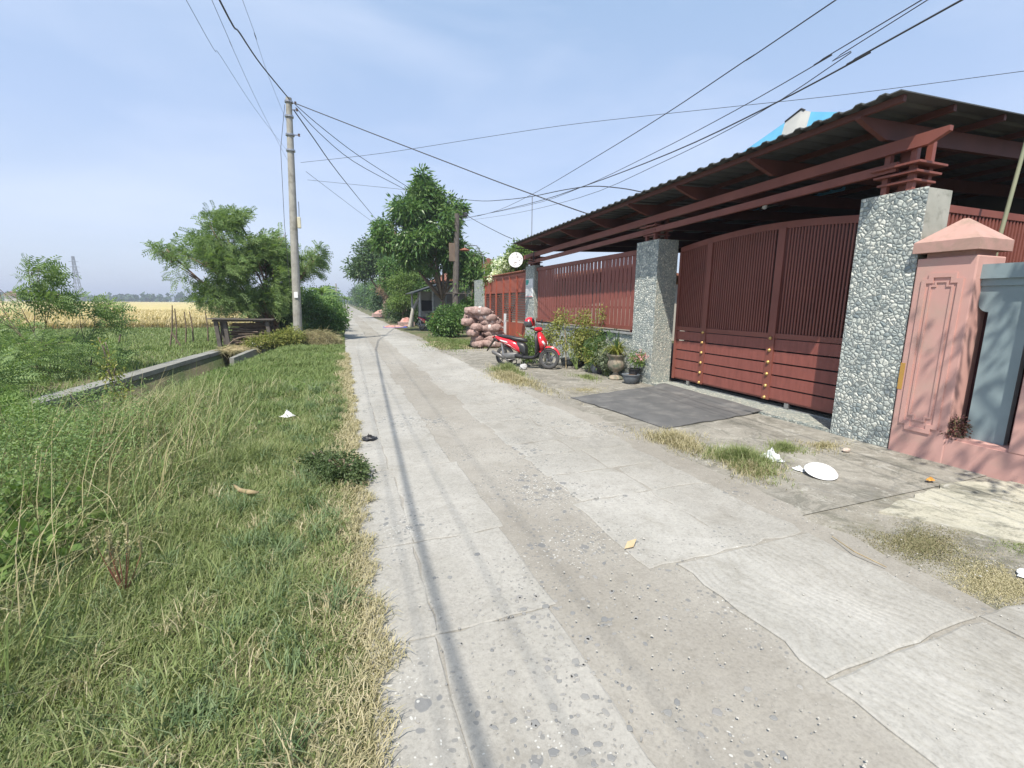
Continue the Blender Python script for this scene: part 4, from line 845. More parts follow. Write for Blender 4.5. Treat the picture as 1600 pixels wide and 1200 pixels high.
# flat stones bedded in the worn concrete
rr = random.Random(78); mb = MB(); rows_ = 0
while rows_ < 800:
    if rr.random() < .62: x = rr.gauss(.85, .22); y = rr.gauss(1.55, .55)
    elif rr.random() < .8: x = rr.gauss(1.45, .28); y = rr.gauss(1.9, .9)
    else: x = rr.uniform(.3, 1.9); y = rr.uniform(1, 7)
    if not (.1 < x < 1.95 and .7 < y < 8): continue
    rows_ += 1; r = rr.choice((.004, .006, .006, .009, .009, .013, .02)) * rr.uniform(.7, 1.2); n = rr.choice((5, 6, 7)); a0 = rr.uniform(0, 6.28); el_ = rr.uniform(.45, 1); rot = rr.uniform(0, 3.14)
    zt = (.0115 if x < 1.0 else .0035); R = []
    for k in range(n):
        a = a0 + 2 * pi * k / n; q = r * rr.uniform(.75, 1.15); u, v = q * cos(a), q * el_ * sin(a); R.append((x + u * cos(rot) - v * sin(rot), y + u * sin(rot) + v * cos(rot)))
    mb.rings([[(p[0], p[1], zt - .012) for p in R], [(p[0], p[1], zt - .002) for p in R], [(x + (p[0] - x) * .75, y + (p[1] - y) * .75, zt) for p in R]])
props(mb.build('bedded_stones', leafmat('bedded_stone', [(.14, .145, .15), (.20, .20, .195), (.28, .27, .25), (.17, .17, .175)], 0, .8)), 'dark flat stones bedded in the worn near road surface', 'stones', kind='stuff')
# thatch creeping over the road edge, and longer tufts in the verge
rg = np.random.default_rng(61); n = 17000; y = .5 + 15 * rg.uniform(0, 1, n) ** 1.6; ex = .09 + .05 * np.sin(y * 2.1 + .5) * np.sin(y * 5.3) + .03 * np.sin(y * 17) ; x = ex - np.abs(rg.normal(0, .13, n)) + rg.normal(0, .03, n) * (rg.uniform(0, 1, n) < .5); P = np.stack([x, y, np.full(n, .012)], 1)
V = blades(P, rg.uniform(.03, .10, n), .0035 + .0008 * y, rg.uniform(.6, 1.6, n), rg.normal(.2, 1.6, n), rg=rg); props(npmesh('edge_thatch', V, G_DRY, strip=BL), 'tan dead thatch spilling raggedly over the left road edge', 'grass', kind='stuff')
def tufts(nm, n, per, hr, seed, mat, label, wd=.0048):
    rg = np.random.default_rng(seed); cx_ = -rg.uniform(.1, 3.2, n); cy_ = .6 + 9 * rg.uniform(0, 1, n) ** 1.3; x = np.repeat(cx_, per) + rg.normal(0, .045, n * per); y = np.repeat(cy_, per) + rg.normal(0, .045, n * per); m = len(x)
    V = blades(np.stack([x, y, ghv(x, y)], 1), np.repeat(rg.uniform(*hr, n), per) * rg.uniform(.5, 1.2, m), np.full(m, wd) + y * .0006, rg.uniform(.2, 1.35, m), np.repeat(rg.uniform(0, 6.3, n), per) + rg.normal(0, 1.1, m), .9, rg)
    return props(npmesh(nm, V, mat, strip=BL), label, 'grass', kind='stuff')
G_BLUE = leafmat('blue_green_blades', [(.085, .135, .06), (.13, .195, .085), (.19, .25, .125), (.30, .34, .20)], .25)
tufts('grass_tufts', 420, 60, (.10, .24), 62, G_BLUE, 'longer bluish-green grass tufts in the verge'); tufts('grass_tufts', 330, 50, (.10, .22), 63, G_GRASS, 'longer yellow-green grass tufts in the verge'); tufts('grass_tufts', 190, 40, (.08, .2), 64, G_DRY, 'straw tufts scattered through the verge')

# ============================================================ UTILITY POLES AND CABLES
def lthing(name, label, cat, loc, rz=0, group=None):      # children given in local coordinates
    t = thing(name, label, cat, loc, group); OFF[t.name] = Vector((0, 0, 0)); t.rotation_euler = (0, 0, rz); return t
PY = 19.5; pb = at(465.5, 530, PY); ptop = at(451, 153, PY); pb.z = 0
t = thing('utility_pole', 'tall round concrete utility pole standing by the hay on the left verge', 'utility pole', (pb.x, PY, 0))
mb = MB(); mb.tube([pb - Vector((0, 0, .2)), pb.lerp(ptop, .5), ptop], [.165, .135, .10], 16); mb.build('pole', POLEM, t, smooth=False)
mb = MB(); q = pb.lerp(ptop, .515); mb.obox(q + Vector((.20, -.10, 0)), (.12, .12, .40), None, .02); mb.build('meter_box', pm('cream_plastic', (.62, .58, .42), (.5, .47, .35), 6, .5, .1), t)
mb = MB(); q = pb.lerp(ptop, .215); mb.obox(q + Vector((.0, -.185, 0)), (.13, .012, .22)); mb.build('number_plate', WHITE, t)
for k, f_ in enumerate((.985, .93, .86, .80)):
    mb = MB(); q = pb.lerp(ptop, f_); mb.tube([q - Vector((0, 0, .03)), q + Vector((0, 0, .03))], .14 + (1 - f_) * .1, 14); mb.build('band', CHROME, t)
for k, (f_, dx) in enumerate(((.98, .22), (.955, .26), (.86, .30))):
    mb = MB(); q = pb.lerp(ptop, f_); mb.tube([q, q + Vector((dx, -.05, .02))], .014, 6); mb.lathe(q + Vector((dx, -.05, .02)), [(.015, -.05), (.04, -.04), (.03, 0), (.04, .04), (.015, .05)], 10); mb.build('insulator', pm('insulator_brown', (.12, .07, .05), (.08, .05, .04), 5, .3, 0), t)
mb = MB(); mb.tube([pb.lerp(ptop, .97) + Vector((-.13, -.08, 0)), pb.lerp(ptop, .8) + Vector((-.32, -.1, 0)), pb.lerp(ptop, .5) + Vector((-.30, -.1, 0)), pb.lerp(ptop, .25) + Vector((-.20, -.1, 0))], .009, 5); mb.tube([pb.lerp(ptop, .6) + Vector((.2, -.08, 0)), pb.lerp(ptop, .57) + Vector((.21, -.10, 0)), pb.lerp(ptop, .53) + Vector((.2, -.1, 0))], .012, 5); mb.build('hanging_wire', BLKWIRE, t)
p2b = at(711, 520, 24.9); p2b.z = 0; p2t = at(714, 334, 24.9)
t = thing('wooden_pole', 'dark wooden utility pole beside the big mango tree', 'utility pole', (p2b.x, 24.9, 0))
mb = MB(); mb.tube([p2b - Vector((0, 0, .2)), p2b.lerp(p2t, .55), p2t], [.19, .17, .13], 10); mb.build('pole', WOODG, t)
mb = MB(); q = p2t + Vector((0, 0, -.15)); mb.tube([q, q + Vector((.45, -.1, .05))], .03, 6); mb.obox(q + Vector((.45, -.1, .12)), (.22, .12, .18), None, .02); mb.build('bracket', BLKWIRE, t)
mb = MB(); q = at(722, 425, 24.5); mb.obox(p2b.lerp(p2t, .66) + Vector((-.26, -.1, .15)), (.32, .06, .95)); mb.build('palm_thatch', WOOD, t)
mb = MB(); mb.tube([p2b.lerp(p2t, .34) + Vector((-.6, -.2, 0)), p2b.lerp(p2t, .34) + Vector((.9, -.2, 0))], .025, 6); mb.build('cross_bar', WOODG, t)
def cable(label, pts, r, sub=6):
    P = [Vector(p) for p in pts]; out = []
    for i in range(len(P) - 1):
        a, b, c, d = P[max(i - 1, 0)], P[i], P[i + 1], P[min(i + 2, len(P) - 1)]
        for k in range(sub):
            s = k / sub; out.append(.5 * ((2 * b) + (-a + c) * s + (2 * a - 5 * b + 4 * c - d) * s * s + (-a + 3 * b - 3 * c + d) * s ** 3))
    out.append(P[-1]); mb = MB(); mb.tube(out, r, 5); return props(mb.build('overhead_cable', BLKWIRE, origin=P[0]), label, 'cable', 'overhead cables')
A = ptop + Vector((.02, -.05, -.1)); pc = p2t + Vector((0, 0, -.1))
def pcable(label, a, b, pix, r, tail=None):
    """a, b: 3-D points fixing the cable's vertical plane; pix: sightings along it"""
    a, b = Vector(a), Vector(b); n = Vector((b.y - a.y, a.x - b.x, 0)); pts = []
    for px, py in pix:
        d = ray(px, py); o = Vector((0, 0, H)); t_ = (a - o).dot(n) / d.dot(n); pts.append(o + d * t_)
    if tail: pts = [Vector(tail)] + pts
    return cable(label, pts, r, 4)
def behind(a, b, pix, L_=8., up=.0):
    a, b = Vector(a), Vector(b); n = Vector((b.y - a.y, a.x - b.x, 0)); q = []
    for px, py in pix[:2]: d = ray(px, py); q.append(Vector((0, 0, H)) + d * ((a - Vector((0, 0, H))).dot(n) / d.dot(n)))
    d = (q[0] - q[1]).normalized(); d.z *= .5; return q[0] + d * L_ + Vector((0, 0, up))
def run(label, a, b, pix, r, L_=9.): return pcable(label, a, b, pix, r, behind(a, b, pix, L_) if L_ else None)
cable('thick black cable running from the tall concrete pole top toward the viewer', [at(453, 156, PY), at(408, 101, 16.8), at(375, 52, 14), at(343, 0, 11.8), (-2.2, 2, 7.0), (-2.42, -3, 7.2), (-3.0, -16, 8.6)], .020)
cable('thin cable at the far left of those passing behind the concrete pole', [at(449, 236, 24), at(400, 172, 19), at(345, 88, 14), at(291, 0, 10), (-1.95, -8, 5.6), (-2.1, -20, 6.5)], .0045)
cable('second faint cable from the left, passing just behind the concrete pole', [at(449, 250, 24), at(405, 165, 18), at(362, 72, 13), at(331, 0, 10.2), (-1.7, -8, 6.2), (-1.9, -20, 7)], .0045)
cable('faint cable nearest the concrete pole on its left side', [at(449, 192, 22), at(420, 120, 18), at(398, 55, 15), at(379, 0, 13), (-2.2, -4, 8.6), (-2.4, -20, 9)], .0045)
T = (ptop.x, PY, 0)
run('cable from the concrete pole top crossing the whole sky down to the carport roof', T, (6.8, 12.3, 0), [(460, 161), (560, 200), (640, 231), (700, 254), (770, 281), (830, 303), (915, 333), (960, 346)], .016, 0)
run('upper of the paired cables from the concrete pole into the mango tree', T, (5.0, 28, 0), [(462, 164), (500, 197), (560, 243), (632, 289), (650, 300)], .014, 0)
run('lower of the paired cables from the concrete pole into the mango tree', T, (4.6, 28, 0), [(462, 168), (498, 207), (552, 252), (625, 292), (645, 303)], .014, 0)
run('steep cable dropping from the concrete pole behind the mango tree', T, (4.2, 52, 0), [(459, 172), (490, 216), (530, 272), (582, 336), (600, 356)], .022, 0)
run('thin level cable crossing the sky to the upper right corner', (-2, 26, 0), (14, 12, 0), [(1600, 111), (1450, 131), (1300, 150), (1150, 166), (1010, 181), (880, 196), (760, 214), (600, 239), (470, 254)], .009, 8)
K = (4.2, 4.0, 0); PC = (pc.x, pc.y, 0)
run('thick cable from the upper right sweeping down to the wooden pole', K, PC, [(1503, 0), (1360, 82), (1200, 167), (1050, 238), (912, 291), (820, 320), (720, 343)], .0078)
run('second cable from the upper right, just above the thick one', (4.0, 4.0, 0), PC, [(1440, 0), (1300, 86), (1150, 172), (1020, 240), (905, 294), (820, 322), (722, 341)], .0045)
run('third cable from the upper right, thinnest of the close bundle', (4.4, 4.0, 0), PC, [(1462, -8), (1330, 82), (1180, 180), (1030, 256), (905, 309), (790, 336), (716, 346)], .0045)
run('high cable leaving the top edge left of the close bundle', (3.9, 5.0, 0), PC, [(1306, 0), (1170, 91), (1040, 178), (940, 240), (840, 299), (780, 328), (745, 338)], .0055)
run('black drooping cable from the mango tree to the roof edge', (6.5, 10.6, 0), (5.4, 26, 0), [(1003, 300), (970, 294), (925, 291), (880, 297), (831, 307), (790, 312), (753, 314), (715, 310), (690, 303)], .012, 0)
run('short drop cable from the wooden pole down to the carport corner', PC, (5.7, 14.2, 0), [(712, 325), (740, 343), (780, 364), (800, 373)], .012, 0)
run('faint far cable sloping down right behind the concrete pole', (-2, 40, 0), (4, 56, 0), [(478, 268), (520, 300), (580, 345), (620, 372)], .016, 0)
run('faint far level cable between concrete pole and mango tree', (-2, 40, 0), (5, 33, 0), [(480, 281), (560, 289), (620, 295), (650, 298)], .012, 0)

# ============================================================ SCOOTER (local: x forward, z up)
rear = Vector((3.98, 11.26, 0)); ang = atan2(10.37 - 11.26, 4.86 - 3.98)
bk = lthing('motor_scooter', 'red and black motor scooter parked before the plank fence with helmet on it', 'motorbike', rear, ang); bk.rotation_euler = (radians(-5), 0, ang); WR = .272
def wheel(cx_, nm, steer=0):
    R = Matrix.Rotation(steer, 3, 'Z'); c = Vector((cx_, 0, WR)); t = MB()
    rs = []
    for i in range(32):
        a = 2 * pi * i / 32; ring = []
        for k in range(10): b = 2 * pi * k / 10; rr_ = WR - .042 + .042 * cos(b); ring.append(c + R @ Vector((rr_ * cos(a), .040 * sin(b), rr_ * sin(a))))
        rs.append(ring)
    t.rings(rs + [rs[0]], cap=False); w = t.build('wheel', RUBBER, bk, smooth=True); r = MB()
    rs = []
    for i in range(32):
        a = 2 * pi * i / 32; rs.append([c + R @ Vector((q * cos(a), y, q * sin(a))) for q, y in ((.198, -.03), (.198, .03), (.180, .028), (.176, 0), (.180, -.028))])
    r.rings(rs + [rs[0]], cap=False)
    for k in range(5):
        a = 2 * pi * k / 5 + .3
        for da in (-.13, .13): r.bar(c + R @ Vector((.03 * cos(a + da), 0, .03 * sin(a + da))), c + R @ Vector((.19 * cos(a + da), 0, .19 * sin(a + da))), .016, .022, (0, 1, 0))
    r.tube([c + R @ Vector((0, -.06, 0)), c + R @ Vector((0, .06, 0))], .035, 12); r.build('rim', pm('grey_alloy', (.16, .16, .165), (.12, .12, .125), 8, .35, 0, metal=.5), w)
    return w, R, c
wr_, _, _ = wheel(0, 'r'); wf_, RS, fc = wheel(1.25, 'f', .12)
d = MB(); d.lathe(fc + Vector((0, .052, 0)), [(.03, 0), (.095, 0), (.095, .006), (.03, .006)], 20, 'y'); d.build('brake_disc', CHROME, wf_)
Yv = lambda w: (0, w, 0); Zv = lambda h: (0, 0, h)
def bl(name, secs, mat, e=.75, m=16): mb = MB(); mb.loft([((x, y, z), (0, w, 0), (tx, 0, h)) for x, y, z, w, h, tx in secs], m, e); return autosmooth(mb.build(name, mat, bk), 50)
bl('seat', [(-.24, 0, .80, .05, .018, 0), (-.16, 0, .80, .085, .035, 0), (0, 0, .785, .11, .05, 0), (.2, 0, .765, .125, .05, 0), (.32, 0, .735, .12, .055, 0), (.48, 0, .72, .095, .055, 0), (.60, 0, .70, .06, .045, 0), (.63, 0, .68, .03, .02, 0)], BLACK)
bl('side_panel', [(-.33, 0, .775, .03, .02, 0), (-.22, 0, .74, .085, .05, 0), (-.05, 0, .68, .115, .08, 0), (.15, 0, .62, .13, .11, 0), (.32, 0, .55, .135, .12, .02), (.44, 0, .47, .12, .09, .03), (.50, 0, .42, .08, .04, .02)], MRED)
st = MB()
for (a, b, w) in (((-.12, .70), (.10, .66), .035), ((-.02, .64), (.22, .55), .022), ((.12, .60), (.38, .44), .02)):
    st.rings([[(a[0], sy_ * .128, a[1]), (b[0], sy_ * .139, b[1]), (b[0] + .03, sy_ * .139, b[1] - w), (a[0] + .04, sy_ * .128, a[1] - w)] for sy_ in (-1, -.99)])
st.build('decal', WHITE, bk)
bl('under_seat_cover', [(.22, 0, .56, .10, .10, 0), (.42, 0, .54, .115, .13, 0), (.56, 0, .48, .12, .17, 0), (.62, 0, .42, .11, .14, 0)], BLACK)
bl('floorboard', [(.18, 0, .33, .09, .06, 0), (.40, 0, .30, .13, .07, 0), (.60, 0, .27, .155, .05, 0), (.82, 0, .27, .155, .045, 0), (.94, 0, .33, .15, .05, 0), (1.0, 0, .40, .12, .04, 0)], BLACK)
mb = MB(); mb.loft([((.90, 0, .28), (0, .15, 0), (.03, 0, .02)), ((.95, 0, .42), (0, .19, 0), (.04, 0, .02)), ((.94, 0, .62), (0, .20, 0), (.05, 0, .01)), ((.91, 0, .80), (0, .17, 0), (.05, 0, .01)), ((.89, 0, .93), (0, .07, 0), (.05, 0, .01))], 16, .7); autosmooth(mb.build('inner_leg_shield', BLACK, bk), 50)
mb = MB(); mb.loft([((1.06, 0, .50), (0, .09, 0), (.06, 0, .03)), ((1.08, 0, .60), (0, .17, 0), (.085, 0, .02)), ((1.05, 0, .72), (0, .19, 0), (.09, 0, .01)), ((1.00, 0, .83), (0, .14, 0), (.075, 0, .01)), ((.95, 0, .93), (0, .07, 0), (.05, 0, .01))], 18, .8); autosmooth(mb.build('front_apron', MRED, bk), 50)
for sy_ in (-1, 1):
    mb = MB(); mb.loft([((1.12, sy_ * .055, .57), (0, .03, 0), (.03, 0, .012)), ((1.135, sy_ * .10, .63), (0, .045, 0), (.03, 0, .02)), ((1.10, sy_ * .15, .70), (0, .03, 0), (.02, 0, .02))], 10); mb.build('headlight', pm('lamp_glass', (.7, .72, .74), (.6, .62, .64), 8, .1, 0, spec=.8), bk, smooth=True)
mb = MB(); mb.loft([((.87, -.20, 1.0), (.02, 0, 0), (0, 0, .02)), ((.90, -.12, 1.0), (.07, 0, 0), (0, 0, .045)), ((.93, 0, 1.0), (.10, 0, .0), (0, 0, .065)), ((.90, .12, 1.0), (.07, 0, 0), (0, 0, .045)), ((.87, .20, 1.0), (.02, 0, 0), (0, 0, .02))], 14, .8); autosmooth(mb.build('handlebar_cover', MRED, bk), 50)
for sy_ in (-1, 1):
    mb = MB(); mb.tube([(.88, sy_ * .17, 1.0), (.84, sy_ * .33, 1.01)], .018, 10); mb.tube([(.89, sy_ * .20, .985), (.91, sy_ * .33, .975)], .006, 6); g_ = mb.build('handlebar_grip', BLACK, bk)
    mb = MB(); mb.tube([(.88, sy_ * .2, 1.01), (.90, sy_ * .26, 1.16), (.88, sy_ * .29, 1.2)], .006, 6); mb.loft([((.89, sy_ * .29, 1.17), (0, .03, 0), (0.012, 0, 0)), ((.885, sy_ * .30, 1.20), (0, .055, 0), (.014, 0, 0)), ((.88, sy_ * .31, 1.24), (0, .055, 0), (.014, 0, 0)), ((.88, sy_ * .31, 1.265), (0, .03, 0), (.01, 0, 0))], 12); mb.build('mirror', BLACK, bk, smooth=True)
# front fender follows the wheel, forks
mb = MB(); rs = []
for i in range(13):
    a = radians(22 + i * 10.5); r = WR + .028 + .012 * sin(pi * i / 12); w = .055 - .02 * (i / 12) ** 2; c_ = fc + RS @ Vector((r * cos(a), 0, r * sin(a)))
    n2 = RS @ Vector((cos(a), 0, sin(a))); s2 = RS @ Vector((0, 1, 0)); rs.append([c_ - s2 * w - n2 * .03, c_ - s2 * w * .7 + n2 * .004, c_ + n2 * .012, c_ + s2 * w * .7 + n2 * .004, c_ + s2 * w - n2 * .03, c_ + s2 * w * .85 - n2 * .03, c_ + n2 * .002, c_ - s2 * w * .85 - n2 * .03])
mb.rings(rs); autosmooth(mb.build('front_fender', MRED, bk), 50)
mb = MB()
for sy_ in (-1, 1): mb.tube([fc + RS @ Vector((0, sy_ * .065, 0)), (1.10, sy_ * .06, .60)], [.02, .024], 8)
mb.tube([(1.1, 0, .6), (.92, 0, 1.0)], .03, 8); mb.build('fork', BLACK, bk)
mb = MB(); mb.loft([((-.30, 0, .70), (0, .07, 0), (.02, 0, .02)), ((-.38, 0, .62), (0, .065, 0), (.015, 0, .02)), ((-.50, 0, .44), (0, .06, 0), (.008, 0, .015)), ((-.54, 0, .38), (0, .04, 0), (.006, 0, .01))], 12); mb.loft([((-.2, 0, .66), (0, .06, 0), (0, 0, .03)), ((-.34, 0, .70), (0, .06, 0), (0, 0, .03))], 10); mb.build('rear_mudguard', BLACK, bk, smooth=True)
mb = MB(); mb.loft([((-.34, 0, .765), (0, .035, 0), (0, 0, .02)), ((-.375, 0, .75), (0, .05, 0), (0, 0, .03)), ((-.385, 0, .74), (0, .03, 0), (0, 0, .015))], 10); mb.build('tail_light', pm('tail_red', (.4, .02, .02), (.35, .02, .02), 5, .2, 0), bk, smooth=True)
mb = MB(); mb.tube([(-.26, .11, .76), (-.30, .09, .82), (-.36, 0, .84), (-.30, -.09, .82), (-.26, -.11, .76)], .012, 6); mb.build('grab_rail', BLACK, bk, smooth=True)
bl('engine', [(-.05, -.06, .27, .05, .06, 0), (.10, -.05, .28, .08, .085, 0), (.30, -.04, .30, .09, .09, 0), (.42, 0, .32, .07, .06, 0)], pm('engine_metal', (.20, .20, .20), (.12, .12, .12), 14, .5, .2, metal=.4), .6)
mb = MB(); mb.tube([(.35, -.10, .22), (.15, -.13, .17), (-.02, -.14, .24)], .018, 8); mb.loft([((.06, -.14, .22), (0, .035, 0), (0, 0, .04)), ((-.05, -.145, .27), (0, .045, 0), (0, 0, .055)), ((-.28, -.15, .36), (0, .045, 0), (0, 0, .05)), ((-.32, -.15, .375), (0, .02, 0), (0, 0, .025))], 12); mb.build('exhaust', pm('exhaust_grey', (.12, .12, .125), (.2, .19, .18), 9, .4, .05, metal=.5), bk, smooth=True)
mb = MB(); mb.tube([(-.0, -.09, .30), (-.06, -.10, .60)], .028, 8); mb.build('shock_absorber', CHROME, bk); mb = MB(); mb.tube([(0, .09, .30), (-.06, .10, .60)], .028, 8); mb.build('shock_absorber', CHROME, bk)
mb = MB(); mb.tube([(.50, .12, .22), (.42, .25, .015), (.37, .27, .012)], .012, 6); mb.build('side_stand', BLKWIRE, bk); mb = MB(); mb.tube([(.3, -.12, .18), (.3, .12, .18)], .012, 6); mb.tube([(.3, -.12, .18), (.28, -.14, .09), (.20, -.16, .07)], .014, 6); mb.tube([(.3, .12, .18), (.28, .14, .09), (.20, .16, .07)], .014, 6); mb.build('centre_stand', BLKWIRE, bk)
mb = MB(); mb.tube([(.58, -.13, .33), (.56, -.20, .32)], .014, 8); mb.build('foot_peg', BLKWIRE, bk); mb = MB(); mb.tube([(.3, .13, .36), (.25, .2, .35)], .014, 8); mb.build('foot_peg', BLKWIRE, bk)
# helmet
hp = rear + Vector((.88, -.89, 0)).normalized() * .86 + Vector((-.16, -.02, 1.17)); hm_ = thing('helmet', 'glossy red open-face helmet hanging on the scooter handlebar', 'helmet', hp)
R = Matrix.Rotation(radians(215), 3, 'Z') @ Matrix.Rotation(radians(18), 3, 'Y'); mb = MB(); rs = []
for i in range(12):
    t_ = pi * (.03 + .62 * i / 11); rs.append([hp + R @ Vector((.155 * sin(t_) * cos(2 * pi * k / 24), .13 * sin(t_) * sin(2 * pi * k / 24), .14 * cos(t_) - (.05 if (abs(k - 0) > 6 and abs(k - 24) > 6) else 0) * (i / 11) ** 3)) for k in range(24)])
mb.rings(rs, cap=False); mb.f.append(tuple(range(24))[::-1]); o = mb.build('shell', MRED, hm_, smooth=True); so_ = o.modifiers.new('solid', 'SOLIDIFY'); so_.thickness = .02; so_.offset = -1
mb = MB(); rs = []
for i in range(8):
    t_ = pi * (.30 + .36 * i / 7); rs.append([hp + R @ Vector((.162 * sin(t_) * cos(a), .136 * sin(t_) * sin(a), .145 * cos(t_))) for a in [(-1.05 + 2.1 * k / 12) for k in range(13)]])
n = 13; mb.v = [v for r in rs for v in r]; mb.f = [(i * n + k, i * n + k + 1, (i + 1) * n + k + 1, (i + 1) * n + k) for i in range(7) for k in range(12)]; o = mb.build('visor', pm('smoky_visor', (.05, .05, .055), (.07, .07, .075), 5, .12, 0, spec=.8), hm_, smooth=True); q_ = o.modifiers.new('solid', 'SOLIDIFY'); q_.thickness = .005
mb = MB(); mb.ell(hp + Vector((0, 0, -.01)), (.12, .11, .11), 12, 8); mb.build('lining', BLACK, hm_, smooth=True)

# ============================================================ SACKS
SACKM = pm('net_sack', (.44, .31, .28), (.31, .21, .19), 22, .9, .9, stain=(.55, .45, .41), stain_scale=9, stain_lo=.5, stain_hi=.75, bdist=.03)
SACKW = pm('pale_sack_tag', (.62, .55, .53), (.5, .42, .4), 9, .8, .3)
def make_sack(label, loc, rz, seed, sc=1.0, ti=0):
    rr = random.Random(seed); t = lthing('sack', label, 'sack', loc, rz, 'net sacks stacked beside the road'); t.rotation_euler = (ti, rr.uniform(-.08, .08), rz); L_, Wd_, Ht = .43 * sc, .24 * sc, .155 * sc; mb = MB(); n, m = 18, 26; rs = []
    ph = rr.uniform(0, 6)
    for i in range(n):
        u = -1 + 2 * i / (n - 1); s = max(.12, (1 - abs(u) ** 3.2)) ** .5; ring = []
        if abs(u) > .93: s *= .55
        for k in range(m):
            a = 2 * pi * k / m; ca, sa = cos(a), sin(a); lump = 1 + .05 * sin(u * 9 + a * 3 + ph) + .045 * sin(a * 5 - u * 13 + ph * 2) + rr.uniform(-.025, .025)
            ring.append(Vector((L_ * u, Wd_ * s * lump * abs(ca) ** .7 * (1 if ca > 0 else -1), Ht + Ht * s * lump * abs(sa) ** .7 * (1 if sa > 0 else -1) - .02 * (1 - u * u))))
        rs.append(ring)
    mb.rings(rs); mb.build('bag', SACKM, t, smooth=True)
    kn = MB()
    for sg in (-1, 1):
        kn = MB(); kn.loft([((sg * L_ * .97, 0, Ht), (0, .05, 0), (0, 0, .045)), ((sg * L_ * 1.06, 0, Ht - .01), (0, .025, 0), (0, 0, .022)), ((sg * L_ * 1.16, rr.uniform(-.03, .03), Ht - .03), (0, .06, 0), (0, 0, .05))], 10)
        kn.build('tied_end', SACKM, t)
    if seed % 3 == 0:
        w = MB(); w.rings([[Vector((x_, Wd_ * 1.04 * cos(a), Ht + Ht * 1.04 * sin(a))) for a in [2 * pi * k / 20 for k in range(20)]] for x_ in (-.05, .05)]); w.build('white_tag', SACKW, t)
    return t
ordn = ['bottom', 'second', 'third', 'fourth', 'fifth', 'sixth', 'top']
sb = Vector((4.95, 16.4, 0)); k = 0
for layer in range(7):
    z = layer * .208 - .02
    # front row lies along the road's across direction, side row shows its ends
    rows = [((.42, 0), -.15, 'right-hand'), ((-.22, .22), 1.2, 'left-hand'), ((.30, .62), .1, 'rear')] if layer < 5 else [((.12, .08), -.2, 'right-hand'), ((-.22, .42), 1.0, 'left-hand')]
    for (dx, dy), rz, side in rows:
        rr = random.Random(100 + k); make_sack(f'pinkish net sack in the {ordn[layer]} layer of the stack, {side} one', sb + Vector((dx + rr.uniform(-.14, .14) - .03 * layer, dy + rr.uniform(-.1, .1), z + rr.uniform(-.02, .02))), rz + rr.uniform(-.35, .35), 3 * (k // 3) + (0 if side == 'right-hand' else 1), 1.0); k += 1

# ============================================================ FLOWER POTS
def pot(name, label, c, prof, mat, soil_r, soil_z, extra=None, seg=24, group=None):
    t = thing(name, label, 'flower pot', c, group); c = Vector(c); mb = MB(); mb.lathe(c, prof, seg); autosmooth(mb.build('pot', mat, t), 35)
    mb = MB(); mb.lathe(c, [(soil_r, soil_z - .02), (soil_r, soil_z), (soil_r * .5, soil_z + .012), (.01, soil_z + .015)], 16); mb.build('soil', SOIL, t); return t
URN = pm('carved_urn', (.33, .27, .20), (.20, .17, .14), 9, .8, .5, stain=(.10, .13, .09), stain_scale=6, stain_lo=.45, stain_hi=.65)
OLDG = pm('mossy_cement', (.22, .24, .18), (.14, .16, .11), 7, .9, .5)
U = (5.78, 8.35, 0)
def bowl(r, h, z0=0.0, lip=.02): return [(r * .55, z0), (r * .62, z0 + .01), (r * .88, z0 + h * .35), (r * .98, z0 + h * .7), (r, z0 + h * .92), (r + lip, z0 + h * .93), (r + lip, z0 + h), (r - .01, z0 + h), (r - .03, z0 + h * .85), (.01, z0 + h * .8)]
pc_ = gz(985, 599); pot('soil_pot', 'round blue-grey pot filled with bare reddish soil before the tiled pillar', pc_, bowl(.17, .20), GREYPOT, .14, .17)
cu = gz(966, 588); cu = Vector((5.66, 8.55, 0))
pot('tall_urn', 'tall carved urn on a flared foot holding spiky plants', cu, [(r * .8, z * .86) for r, z in [(.20, 0), (.21, .03), (.17, .07), (.09, .12), (.07, .17), (.09, .20), (.17, .24), (.22, .30), (.235, .40), (.22, .46), (.20, .50), (.215, .56), (.255, .60), (.27, .62), (.27, .65), (.24, .65), (.22, .60), (.01, .58)]], URN, .172, .516)
cb = gz(884, 572); pot('low_basin', 'low grey basin of soil right of the front wheel', cb + Vector((.12, .12, 0)), bowl(.20, .19), GREYPOT, .16, .16)
cg = gz(912, 578) + Vector((.20, .20, 0)); pot('footed_pot', 'mossy cement pot on a foot with red flowers', cg, [(.13, 0), (.14, .03), (.07, .10), (.06, .16), (.13, .20), (.16, .28), (.165, .36), (.18, .37), (.18, .40), (.15, .40), (.14, .36), (.01, .35)], OLDG, .145, .365)
cd = gz(938, 586) + Vector((.15, .15, 0)); pot('dark_pot', 'dark pot hidden behind the grassy clump', cd, bowl(.17, .26), BLACK, .14, .22)
ce = gz(1003, 560); ce = Vector((5.80, 8.06, 0)); pot('black_planter', 'black planter with pink flowers right beside the tiled pillar', ce, bowl(.12, .30), BLACK, .10, .27)
cf_ = Vector((5.7, 9.45, 0)); pot('grey_planter', 'grey pot in the middle of the leafy row by the low wall', cf_, bowl(.15, .24), GREYPOT, .12, .21)
